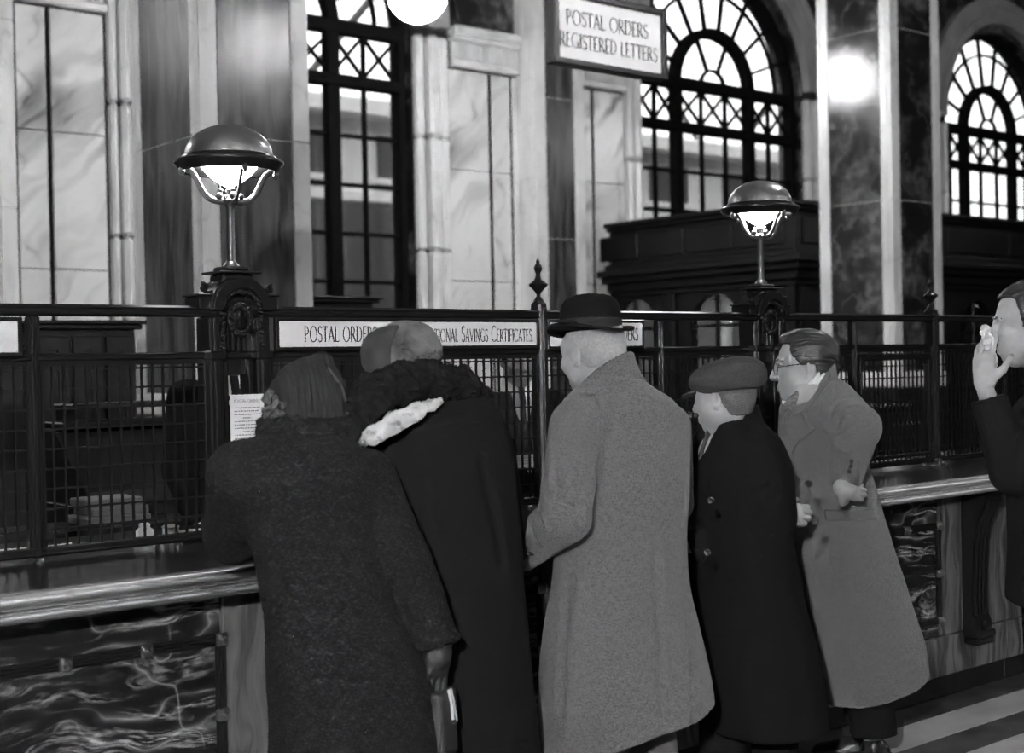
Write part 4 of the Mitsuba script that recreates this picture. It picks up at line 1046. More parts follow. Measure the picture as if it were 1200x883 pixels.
# 1. stout woman in the nubby coat
def woman_nubby():
    N = thing('person', 'stout woman in dark nubby coat and ribbed felt hat, leftmost at the counter', 'person')
    fa = math.radians(10)
    st = [(1.423, -1.630, -1.000, 0.084, 0.063), (1.360, -1.637, -1.000, 0.155, 0.116), (1.297, -1.639, -1.000, 0.187, 0.140), (1.210, -1.614, -1.000, 0.175, 0.131), (1.101, -1.592, -1.000, 0.165, 0.124), (0.990, -1.564, -1.000, 0.172, 0.129), (0.856, -1.530, -1.000, 0.197, 0.147), (0.721, -1.504, -1.000, 0.217, 0.163), (0.588, -1.489, -1.000, 0.229, 0.172)]
    st = [r for r in st if r[0] < 1.40] + [(1.425, -1.615, -.975, .085, .075)]
    st[-1 if False else 0] = st[0]
    lo = min(r[0] for r in st); base = [r for r in st if r[0] == lo][0]
    st = st + [(.545, base[1], base[2], base[3] + .004, base[4] + .004)]
    shL, elL, wrL = A3((-1.790, -0.970, 1.314)), A3((-1.703, -0.750, 1.137)), A3((-1.448, -0.500, 1.092))
    shR, elR, wrR = A3((-1.466, -1.020, 1.282)), A3((-1.405, -1.100, 1.080)), A3((-1.331, -1.130, 0.863))
    hd = Head((-1.580, -0.920, 1.459), frame(math.radians(14), .34), 1.0)
    body, H = bare_body([(z, x, y, a, b) for z, x, y, a, b in st if z > .5], fa, [(shL, elL, wrL), (shR, elR, wrR)],
                     [(A3([-1.57, -.98, .8]), A3([-1.57, -.96, .45]), A3([-1.57, -.98, .08])), (A3([-1.40, -1.0, .8]), A3([-1.40, -.98, .45]), A3([-1.40, -1.0, .08]))],
                     hd, A3([-1.615, -.96, 1.40]), [lambda Q: hand(Q, wrL, (.25, .9, -.1), (0, .2, 1), -1, (.25, .3, .3, .35))])
    add(N + '__body', body, 'm_skin', True)
    C = Sdf(); C.loft(st, fa, 2.3, flare=(5, .035, .95))
    sleeve(C, shL, elL, wrL, (.083, .074, .062)); sleeve(C, shR, elR, wrR, (.080, .066, .056), .035)
    C.ell(wrR + [.004, -.003, .012], (.062, .05, .022), None, 'u', .012)
    # seams and folds of the back and right sleeve
    C.groove([(-1.632, -1.170, 1.305), (-1.558, -1.200, 1.137), (-1.442, -1.200, 0.968)], .010, .020)
    C.groove([(-1.812, -1.080, 1.252), (-1.799, -1.100, 1.132)], .010, .016)
    C.groove([(-1.537, -1.190, 1.217), (-1.514, -1.190, 1.132)], .005, .012)
    C.disp(folds(11, .0045)); C.disp(lambda P: (.0022 * (meshkit.noise(P.astype(float) * 150, 4) - .5)).astype(f32) * 2)
    add(N + '__coat', C.mesh(.0055), 'm_coat_nubby', True)
    # shaggy collar
    K = Sdf()
    c0 = A3((-1.593, -0.960, 1.410))
    for t in np.linspace(0, 2 * PI, 15)[:-1]:
        c1 = c0 + [.088 * math.cos(t), .080 * math.sin(t), .012 * math.sin(t)]; t2 = t + 2 * PI / 14
        c2 = c0 + [.088 * math.cos(t2), .080 * math.sin(t2), .012 * math.sin(t2)]
        K.cone(c1, c2, .044, .044, k=.01)
    K.disp(lambda P: (.012 * (meshkit.noise(P.astype(float) * 75, 7) - .5) + .008 * (meshkit.noise(P.astype(float) * 170, 8) - .5)).astype(f32))
    add(N + '__coat__collar', K.mesh(.0045), 'm_coat_nubby', True, label='shaggy collar')
    # curly hair below the hat
    R = Sdf(); rng = np.random.default_rng(3)
    for q in range(46):
        t = rng.uniform(-2.2, -1.0) if q % 5 else rng.uniform(1.0, 2.0); zz = rng.uniform(-.085, -.012); p = hd.at((.096 - .2 * max(0, -.05 - zz)) * math.sin(t), -.008 - .085 * math.cos(t), zz)
        R.sphere(p, rng.uniform(.009, .015), k=.004)
    for p, r in (((-1.696, -0.950, 1.510), .011), ((-1.709, -0.950, 1.489), .012), ((-1.707, -0.950, 1.464), .012), ((-1.696, -0.950, 1.444), .012), ((-1.685, -0.960, 1.429), .012), ((-1.669, -0.970, 1.427), .011), ((-1.699, -0.970, 1.479), .012), ((-1.691, -0.980, 1.453), .013), ((-1.668, -0.980, 1.414), .011), ((-1.687, -0.990, 1.472), .010)):
        for q in range(7): R.sphere(A3(p) + rng.normal(0, .006, 3), r * rng.uniform(.45, .8), k=.002)
    R.disp(lambda P: (.008 * (meshkit.noise(P.astype(float) * 140, 2) - .5)).astype(f32))
    add(N + '__hair', R.mesh(.003), 'm_hair_grey', True)
    # ribbed felt hat with a folded crest and a pale clip
    M = hd.M
    Q = Sdf(); Q.ell(hd.at(0, -.012, .035), (.092, .110, .080), M); Q.ell(hd.at(0, -.05, -.015), (.086, .066, .075), M, k=.03)
    Q.cone(hd.at(-.02, -.06, .075), hd.at(.048, -.045, .118), .028, .016, k=.05); Q.cone(hd.at(.048, -.045, .118), hd.at(.082, -.045, .055), .015, .018, k=.03)
    Q.ell(hd.at(.095, .0, -.055), (.034, .060, .013), M @ frame(.2, 0, .55), k=.025)
    Q.half(hd.at(0, -.07, -.080), M @ A3([0, -.35, -1.0]), 'i', .012)
    Mi = M.copy(); hc = hd.at(0, -.012, .035)
    def ribs(P):
        q = (P - _v(hc)) @ _v(Mi); return (.0022 * np.sin(q[..., 0] * 420 + 40 * q[..., 2] * q[..., 2])).astype(f32)
    Q.disp(ribs); Q.disp(folds(5, .003, 20, 14))
    hat = add(N + '__hat', Q.mesh(.0036), 'm_felt_dark', True)
    e = [hd.at(.048, -.10, .085), hd.at(.068, -.09, .058), hd.at(.082, -.08, .030), hd.at(.088, -.07, .000)]
    add(hat + '__clip', tube([surf(Q, p + unit(p - hc) * .06, hc - p) + unit(p - hc) * .003 for p in e], [.003, .0035, .0055, .0035], 8), 'm_bracket', 40, label='pale metal clip')
    # dress below the hem
    D = Sdf(); D.loft([(.30, base[1] + .03, base[2], base[3] * .93, base[4] * .93), (.62, base[1] + .02, base[2], base[3] * .9, base[4] * .9)], fa, 2.3, flare=(7, .03, .9))
    add(N + '__dress', D.mesh(.007), 'm_dress', True, label='speckled pale dress showing below the coat')
    for x, y in ((-1.57, -.98), (-1.40, -1.0)):
        L = Sdf(); L.cone((x, y, .34), (x, y, .10), .055, .036); add(N + '__stocking', L.mesh(.007), 'm_trouser', True)
        Q2 = Sdf(); Q2.ell((x, y + .07, .035), (.04, .10, .033)); Q2.ell((x, y - .03, .05), (.032, .05, .05), k=.02); Q2.half((x, y, .001), (0, 0, -1)); add(N + '__shoe', Q2.mesh(.005), 'm_shoe', True)
    # gloved right hand hanging
    G = Sdf(); hand(G, wrR + [0, 0, .012], (.02, .06, -1), (.15, -.95, 0), 1, (.15, .2, .3, .35), .4, 1.0)
    G.cone(wrR + [0, 0, .02], wrR + [0, 0, -.03], .036, .034, k=.02)
    add(N + '__glove', G.mesh(.003), 'm_glove', True)
    return N
woman_nubby()
HB = thing('handbag', 'small black handbag with pale frame edges held low by the woman in the nubby coat', 'handbag')
hb = A3((-1.310, -1.120, 0.648)); hx = unit([.75, .45, 0]); hn = unit([.45, -.75, 0]); HBM = np.stack([hx, -hn, [0, 0, 1.0]], 1)
Q = Sdf(); Q.box(hb, (.055, .022, .085), HBM, .016); Q.disp(folds(8, .004, 25, 18)); add(HB + '__pouch', Q.mesh(.004), 'm_glove', True)
for s, k in ((-.030, 0), (.012, 1)):
    pts = [hb + hx * (s * .4) + hn * .023 + [0, 0, .09], hb + hx * (s * .4 + .010) + hn * .027 + [0, 0, .05], hb + hx * (s * .4 + .018 + .01 * k) + hn * .026 + [0, 0, .0 if k else .01]]
    add(HB + '__frame_edge', tube(pts, .0022 if k else .0042, 8), 'm_paper', 40)
add(HB + '__strap', tube([hb + [0, 0, .08], V(hb + [0, 0, .08], (-1.333, -1.130, 0.781), .5) + hx * .02, (-1.333, -1.130, 0.781)], .005, 8), 'm_glove', 40)

# 2. taller woman with fur collar
def woman_fur():
    N = thing('person', 'woman in a long plain black coat with black fur collar and mottled grey felt hat', 'person')
    fa = math.radians(5)
    st = [r for r in [(1.530, -1.166, -0.880, 0.152, 0.109), (1.459, -1.175, -0.880, 0.195, 0.141), (1.400, -1.162, -0.880, 0.221, 0.159), (1.303, -1.132, -0.880, 0.225, 0.162), (1.159, -1.121, -0.880, 0.226, 0.163), (1.014, -1.102, -0.880, 0.221, 0.159), (0.869, -1.092, -0.880, 0.220, 0.158), (0.674, -1.072, -0.880, 0.217, 0.156), (0.477, -1.051, -0.880, 0.214, 0.154)] if r[0] < 1.45] + [(1.475, -1.165, -.86, .185, .12), (1.54, -1.165, -.85, .10, .085), (.36, -1.045, -.88, .215, .156)]
    shR, elR, wrR = A3((-0.944, -0.860, 1.340)), A3((-0.864, -0.840, 1.097)), A3((-0.667, -0.620, 0.995))
    shL, elL, wrL = A3((-1.348, -0.860, 1.361)), A3((-1.333, -0.800, 1.172)), A3((-1.033, -0.550, 1.128))
    hd = Head((-1.209, -0.840, 1.571), frame(math.radians(-16), .22), .93)
    body, H = bare_body(st, fa, [(shL, elL, wrL), (shR, elR, wrR)], [(A3([-1.14, -.88, .8]), A3([-1.14, -.86, .45]), A3([-1.14, -.88, .08])), (A3([-.97, -.88, .8]), A3([-.97, -.86, .45]), A3([-.97, -.88, .08]))],
                     hd, A3([-1.17, -.86, 1.50]), [lambda Q: hand(Q, wrR, (-.1, .9, -.15), (0, .2, 1), 1, (.25, .3, .3, .35)), lambda Q: hand(Q, wrL, (.1, .9, -.1), (0, .2, 1), -1, (.25, .3, .3, .35))])
    add(N + '__body', body, 'm_skin', True)
    C = Sdf(); C.loft(st, fa, 2.3, flare=(5, .03, .9)); sleeve(C, shL, elL, wrL); sleeve(C, shR, elR, wrR, (.074, .066, .056))
    seam(C, [(-1.083, -1.020, 1.306), (-1.053, -1.030, 1.165), (-1.027, -1.030, 1.021)], .006, .03)
    seam(C, [(-1.279, -1.020, 1.273), (-1.285, -1.030, 1.094), (-1.273, -1.030, 0.913), (-1.264, -1.030, 0.595)], .004, .02)
    C.disp(folds(21, .004))
    add(N + '__coat', C.mesh(.0065), 'm_coat_black', True)
    # fur collar: a thick shaggy roll round the shoulders
    K = Sdf(); path = [(-1.431, -0.930, 1.368), (-1.460, -0.990, 1.446), (-1.421, -1.000, 1.498), (-1.328, -0.990, 1.524), (-1.217, -0.970, 1.528), (-1.086, -0.930, 1.511), (-0.994, -0.880, 1.470), (-0.896, -0.760, 1.410), (-0.977, -0.700, 1.387), (-1.203, -0.720, 1.398), (-1.360, -0.820, 1.361)]
    rr = [.030, .040, .050, .052, .052, .050, .040, .05, .05, .05, .03]
    for a, b, ra, rb in zip(path[:-1], path[1:], rr[:-1], rr[1:]): K.cone(a, b, ra, rb, k=.02)
    K.disp(lambda P: (.020 * (meshkit.noise(P.astype(float) * 55, 7) - .5) + .016 * (meshkit.noise(P.astype(float) * 130, 8) - .5) + .008 * (meshkit.noise(P.astype(float) * 260, 9) - .5)).astype(f32))
    add(N + '__coat__fur_collar', K.mesh(.0042), 'm_fur', True, label='black fur collar')
    # pale frayed cloth showing under the fur
    R = Sdf(); line = [(-1.479, -1.000, 1.377), (-1.449, -1.030, 1.390), (-1.394, -1.050, 1.423), (-1.311, -1.040, 1.450), (-1.221, -1.020, 1.472)]
    for (a, b), (ra, rb) in zip(zip(line[:-1], line[1:]), ((.013, .022), (.022, .027), (.027, .022), (.022, .009))): R.cone(a, b, ra, rb, k=.01)
    R.disp(lambda P: (.010 * (meshkit.noise(P.astype(float) * np.array([110, 110, 80]), 3) - .5) + .012 * (meshkit.noise(P.astype(float) * 45, 5) - .5)).astype(f32))
    add(N + '__scarf', R.mesh(.004), 'm_scarf_white', True, label='ragged pale cloth below the fur collar')
    R = Sdf(); rng = np.random.default_rng(4)
    for q in range(60):
        t = rng.uniform(-1.9, 1.9); R.sphere(hd.at(.076 * math.sin(t), -.012 - .088 * math.cos(t), rng.uniform(-.05, .02)), rng.uniform(.010, .017), k=.006)
    R.disp(lambda P: (.008 * (meshkit.noise(P.astype(float) * 140, 2) - .5)).astype(f32))
    add(N + '__hair', R.mesh(.004), 'm_hair_grey', True)
    M = hd.M
    Q = Sdf(); Q.ell(hd.at(0, -.010, .044), (.088, .104, .082), M); Q.ell(hd.at(.0, -.055, .012), (.082, .056, .060), M, k=.03)
    B = M @ frame(0, -.15, -.30); Q.ell(hd.at(-.050, -.005, .028), (.058, .106, .080), B, k=.008)
    Q.groove([hd.at(-.075, -.075, .115), hd.at(-.085, -.065, .06), hd.at(-.075, -.085, .0)], .010, .014)
    Q.groove([hd.at(-.055, -.112, .065), hd.at(-.015, -.135, .035), hd.at(.005, -.135, .020)], .011, .016)
    Q.groove([hd.at(.02, -.125, -.01), hd.at(.07, -.10, .015)], .007, .012)
    Q.half(hd.at(0, 0, -.018), M @ A3([0, -.22, -1.0]), 'i', .012); Q.disp(folds(6, .004, 16, 14))
    hat = add(N + '__hat', Q.mesh(.0036), 'm_felt_grey', True)
    e = Q.ev; B2 = Sdf(); B2.ell(hd.at(-.075, -.03, .020), (.055, .120, .095), B); B2.op(lambda P: e(P) - .006, (0, 0, 0), 1e3, 'i', .002)
    B2.half(hd.at(-.028, -.06, .05), M @ A3([.90, -.42, .10]), 'i', .004); B2.sphere((-1.192, -0.935, 1.598), .112, 's', .006)
    add(hat + '__brim', B2.mesh(.0036), 'm_felt_brim', True, label='turned-up darker brim')
    for x in (-1.14, -.97):
        L = Sdf(); L.cone((x, -.88, .48), (x, -.88, .10), .06, .036); add(N + '__stocking', L.mesh(.008), 'm_trouser', True)
        Q2 = Sdf(); Q2.ell((x, -.81, .035), (.04, .10, .033)); Q2.ell((x, -.91, .05), (.032, .05, .05), k=.02); Q2.half((x, -.88, .001), (0, 0, -1)); add(N + '__shoe', Q2.mesh(.005), 'm_shoe', True)
woman_fur()

# 3. big man in bowler
def man_bowler():
    N = thing('person', 'man in a black bowler hat and long grey herringbone overcoat, back to the camera', 'person')
    fa = math.radians(8)
    st = [r for r in [(1.528, -0.552, -0.950, 0.107, 0.073), (1.450, -0.509, -0.950, 0.177, 0.120), (1.371, -0.484, -0.950, 0.214, 0.145), (1.215, -0.492, -0.950, 0.219, 0.149), (1.060, -0.496, -0.950, 0.210, 0.143), (0.905, -0.509, -0.950, 0.223, 0.151), (0.748, -0.503, -0.950, 0.252, 0.171), (0.591, -0.492, -0.950, 0.275, 0.187), (0.472, -0.485, -0.950, 0.284, 0.193)] if r[0] < 1.50] + [(1.495, -.535, -.94, .128, .102), (1.535, -.548, -.934, .100, .088), (1.62, -.560, -.926, .090, .084), (.38, -.482, -.95, .292, .199)]
    shL, elL, wrL = A3((-0.718, -1.000, 1.383)), A3((-0.792, -1.020, 1.127)), A3((-0.719, -0.740, 0.990))
    shR, elR, wrR = A3((-0.241, -0.900, 1.353)), A3((-0.190, -0.860, 1.107)), A3((-0.116, -0.600, 0.996))
    hd = Head((-0.547, -0.890, 1.591), frame(math.radians(1), .16, .02), 1.06)
    lg = [(A3([-.60, -.95, .84]), A3([-.60, -.94, .46]), A3([-.59, -.97, .08])), (A3([-.37, -.95, .84]), A3([-.37, -.93, .46]), A3([-.36, -.95, .08]))]
    body, H = bare_body(st, fa, [(shL, elL, wrL), (shR, elR, wrR)], lg, hd, A3([-.545, -.94, 1.50]),
                     [lambda Q: hand(Q, wrL, (.35, .9, .05), (0, -.1, 1), -1, (.5, .6, .6, .6)), lambda Q: hand(Q, wrR, (-.1, .9, -.1), (0, .2, 1), 1, (.25, .3, .3, .35))])
    add(N + '__body', body, 'm_skin', True)
    C = Sdf(); C.loft(st, fa, 2.5, flare=(4, .028, .95, .6)); sleeve(C, shL, elL, wrL, (.082, .078, .060), .045); sleeve(C, shR, elR, wrR, (.080, .072, .060), .045)
    # arm-hole seam, elbow creases, cuff creases, back vent
    seam(C, [(-0.747, -1.080, 1.537), (-0.735, -1.100, 1.471), (-0.748, -1.140, 1.387), (-0.766, -1.150, 1.281)], .0032, .006, .5)
    seam(C, [(-0.770, -1.150, 1.281), (-0.792, -1.150, 1.187), (-0.791, -1.130, 1.130)], .006, .018, .45)
    for a, b in (((-0.878, -1.030, 1.133), (-0.868, -1.050, 1.097)), ((-0.861, -0.980, 1.145), (-0.880, -1.020, 1.108)), ((-0.845, -0.930, 1.110), (-0.831, -0.950, 1.039))): seam(C, [a, b], .005, .014, .5)
    for a, b in (((-0.884, -1.080, 1.249), (-0.836, -1.110, 1.176)), ((-0.881, -1.100, 1.191), (-0.797, -1.130, 1.138))): seam(C, [a, b], .006, .022, .5)
    seam(C, [(-0.295, -1.020, 0.994), (-0.290, -1.020, 0.728), (-0.301, -1.030, 0.440)], .005, .006, .3)
    seam(C, [(-0.418, -1.020, 1.006), (-0.402, -1.020, 0.483)], .006, .03, .6); seam(C, [(-0.787, -1.020, 0.945), (-0.827, -1.020, 0.535)], .006, .03, .6)
    n1 = A3([-.22, .62, .74]); n2 = A3([-.16, .58, .80]); C.half((-.55, -1.02, 1.588), n1, 'i', .004)
    C.half((-.485, -.95, .452), A3([.155, -.127, -1.0]), 'i', .004)
    C.disp(folds(31, .0042))
    add(N + '__coat', C.mesh(.006), 'm_coat_grey', True)
    co = N + '__coat'
    # turned-down collar: a second layer of cloth round the neck
    e0 = C.ev
    K = Sdf(); K.loft([(1.36, -.535, -.935, .155, .15), (1.65, -.555, -.93, .155, .15)], fa, 2.2); K.op(lambda P: e0(P) - .0085, (0, 0, 0), 1e3, 'i', .002)
    K.half((-.55, -1.02, 1.592), n1, 'i', .005); K.half((-.53, -1.05, 1.525), -n2, 'i', .005)
    add(co + '__collar', K.mesh(.0042), 'm_coat_grey', True)
    # pocket flap, cuff buttons
    Rg = Sdf(); Rg.box((-0.863, -1.100, 1.008), (.085, .10, .030), frame(math.radians(8)), .004)
    Fp = Sdf(); Fp.ops = list(Rg.ops); e = C.ev; Fp.op(lambda P: e(P) - .0055, (0, 0, 0), 1e3, 'i', .002)
    add(co + '__pocket_flap', Fp.mesh(.0035), 'm_coat_grey', True)
    for p in ((-0.765, -0.800, 0.983), (-0.747, -0.800, 0.988), (-0.732, -0.800, 0.994)):
        d = unit(np.asarray(p) - CAM); button(co, C, np.asarray(p) - d * .2, d, 'm_button', .0080)
    # bowler hat
    o = A3((-0.556, -0.890, 1.664)); M = frame(math.radians(4), .05, .04)
    hat = add(N + '__hat', xf(xf(lathe([(0, -.004), (.090, -.004), (.0905, .02), (.0915, .045), (.0905, .062), (.0865, .078), (.079, .091), (.066, .1015), (.048, .1085), (.026, .112), (0, .113)], 64), np.diag([.96, 1.12, 1.0])), M, o), 'm_hat_black', True)
    prof = []
    nb, na = 9, 72
    vv, ff = [], []
    for sfc in (1, -1):
        for i in range(nb):
            for j in range(na):
                t = j / na * 2 * PI; r = i / (nb - 1)
                x, y = math.sin(t), math.cos(t)
                rx, ry = .084 + (.128 - .084) * r, .097 + (.142 - .097) * r
                z = .015 * r ** 2 * abs(x) ** 2.4 - .008 * r * y * y + (.0025 if sfc > 0 else -.0015) + (.002 * (r > .8) * (1 if sfc > 0 else -1))
                vv.append(o + M @ A3([rx * x, ry * y, z]))
    vv = np.array(vv); q = nb * na
    for i in range(nb - 1):
        for j in range(na):
            k = (j + 1) % na
            ff += [[i * na + j, (i + 1) * na + j, (i + 1) * na + k, i * na + k], [q + i * na + j, q + i * na + k, q + (i + 1) * na + k, q + (i + 1) * na + j]]
    for j in range(na):
        k = (j + 1) % na; i = nb - 1
        ff += [[i * na + j, q + i * na + j, q + i * na + k, i * na + k], [j, k, q + k, q + j]]
    add(hat + '__brim', (vv, np.array(ff)), 'm_hat_black', 50)
    Bd = Sdf(); Bd.ell(o + M @ A3([0, 0, .02]), (.0905, .1055, .16), M); Bd.half(o + M @ A3([0, 0, .003]), M @ A3([0, 0, -1.0]), 'i'); Bd.half(o + M @ A3([0, 0, .034]), M @ A3([0, 0, 1.0]), 'i')
    Bd.ell(o + M @ A3([-.088, -.02, .018]), (.012, .022, .013), M, k=.004)
    add(hat + '__band', Bd.mesh(.003), 'm_felt_dark', True)
    def line(x, y, z): return np.minimum(-(y - .01) + 0 * z, (z + .045) * 1.0 - np.maximum(0, .03 - np.abs(x)) * 0)
    add(N + '__hair', hd.hair(line, .0035, 3, .0015).mesh(.004), 'm_hair_pale', True)
    legs(N, [l[0] for l in lg], [l[1] for l in lg], [l[2] for l in lg], [(.0, 1, 0), (.15, 1, 0)], 'm_trouser_grey', (.095, .075, .078))
cloth('m_trouser_grey', .05)
gloss('m_hair_pale', proc(lambda p, n, uv: mi.Color3f(.36 + .14 * noise(p.x * 300, p.y * 200, p.z * 150))), .45)
man_bowler()

# 4. young man in the flat cap
def man_cap():
    N = thing('person', 'young man in a flat cap and black overcoat, face turned away, beside the bowler-hatted man', 'person')
    fa = math.radians(-66)
    st = [r for r in [(1.356, 0.127, -0.850, 0.102, 0.076), (1.282, 0.146, -0.850, 0.187, 0.140), (1.167, 0.139, -0.850, 0.229, 0.171), (0.992, 0.149, -0.850, 0.216, 0.162), (0.755, 0.182, -0.850, 0.232, 0.174), (0.575, 0.213, -0.850, 0.261, 0.195), (0.395, 0.239, -0.850, 0.273, 0.205), (0.311, 0.245, -0.850, 0.274, 0.205)] if r[0] < 1.3] + [(1.325, .135, -.85, .150, .115), (1.375, .125, -.86, .085, .080)]
    shL, elL, wrL = A3((0.089, -0.990, 1.268)), A3((0.137, -1.010, 1.046)), A3((-0.005, -0.780, 0.943))
    shR, elR, wrR = A3((0.256, -0.700, 1.257)), A3((0.249, -0.660, 1.028)), A3((0.141, -0.620, 0.959))
    hd = Head((0.073, -0.860, 1.436), frame(math.radians(-14), .10), 1.0)
    lg = [(A3([.14, -.80, .80]), A3([.12, -.78, .44]), A3([.10, -.80, .08])), (A3([.27, -.90, .80]), A3([.27, -.88, .44]), A3([.26, -.90, .08]))]
    body, H = bare_body(st, fa, [(shL, elL, wrL), (shR, elR, wrR)], lg, hd, A3([.115, -.86, 1.36]),
                     [lambda Q: hand(Q, wrL, (-.55, .85, .05), (.3, -.2, .9), -1, (.5, .6, .6, .6)), lambda Q: hand(Q, wrR, (-.5, .8, -.1), (0, .2, 1), 1, (.3, .3, .3, .35))])
    add(N + '__body', body, 'm_skin', True)
    C = Sdf(); C.loft(st, fa, 2.3, flare=(4, .03, .9, 1.0)); sleeve(C, shL, elL, wrL, (.080, .070, .058), .04); sleeve(C, shR, elR, wrR, (.075, .066, .056), .04)
    f = A3([math.sin(fa), math.cos(fa), 0])
    # opening of the coat at the chest
    C.cone(A3([.115, -.855, 1.38]) + f * .09, A3([.14, -.85, 1.09]) + f * .165, .070, .006, 's', .012)
    C.groove([(0.076, -1.060, 1.182), (-0.031, -1.060, 1.080), (-0.088, -1.030, 1.042)], .005, .016); C.groove([(0.080, -1.080, 1.128), (0.009, -1.060, 1.028)], .005, .014)
    C.disp(folds(41, .004))
    add(N + '__coat', C.mesh(.006), 'm_coat_boy', True)
    co = N + '__coat'
    K = Sdf(); K.loft([(1.30, .135, -.85, .140, .115), (1.34, .13, -.855, .115, .098), (1.385, .125, -.865, .088, .082), (1.415, .122, -.868, .080, .076)], fa, 2.2, cap=.006)
    K.half(A3([.125, -.86, 1.385]), f * .70 + A3([0, 0, .75]), 'i', .006); K.half(A3([.13, -.86, 1.315]) - f * .1, f * .45 - A3([0, 0, .9]), 'i', .006)
    add(co + '__collar', K.mesh(.0045), 'm_coat_boy', True)
    # shirt front, collar and tie
    Sh = Sdf(); Sh.loft([(1.05, .135, -.85, .15, .115), (1.25, .13, -.85, .15, .118), (1.34, .12, -.86, .085, .075), (1.375, .115, -.86, .064, .064), (1.40, .113, -.86, .062, .062)], fa, 2.2, cap=.004)
    add(N + '__shirt', Sh.mesh(.006), 'm_shirt', True)
    tp = [surf(Sh, A3([.115, -.855, z]) + f * .4 + A3([-.6, -.8, 0]) * o, -f, L=.5) + f * .004 for z, o in ((1.375, .0), (1.35, .0), (1.30, .0), (1.24, 0), (1.16, .0))]
    add(N + '__tie', tube(tp, [.014, .017, .015, .020, .026], 12, flat=(1, .35)), 'm_tie', 40)
    for p in ((-0.153, -1.000, 1.122), (-0.151, -0.980, 0.954)):
        d = unit(np.asarray(p) - CAM); button(co, C, np.asarray(p) - d * .25, d, 'm_button', .0105)
    # cap: soft crown over a stiff peak
    M = hd.M
    Q = Sdf(); Q.ell(hd.at(.0, -.020, .075), (.118, .135, .058), M @ frame(0, .10)); Q.ell(hd.at(0, -.03, .055), (.100, .110, .058), M, k=.03); Q.ell(hd.at(.01, -.075, .060), (.105, .070, .062), M, k=.03)
    Q.half(hd.at(0, 0, .022), M @ A3([0, -.05, -1.0]), 'i', .012); Q.disp(folds(7, .005, 10, 9))
    cap = add(N + '__cap', Q.mesh(.004), 'm_cap', True)
    Q = Sdf(); Q.ell(hd.at(0, .092, .030), (.080, .056, .011), M @ frame(0, .25)); add(cap + '__peak', Q.mesh(.003), 'm_cap', True)
    def line(x, y, z): return np.minimum(-(y + .030 - .35 * (z + .02)) + 0 * x, (z + .062))
    add(N + '__hair', hd.hair(line, .006, 5, .002).mesh(.0035), 'm_hair_mid', True)
    legs(N, [l[0] for l in lg], [l[1] for l in lg], [l[2] for l in lg], [(-.6, .8, 0), (-.6, .8, 0)], 'm_trouser', (.095, .078, .080))
man_cap()

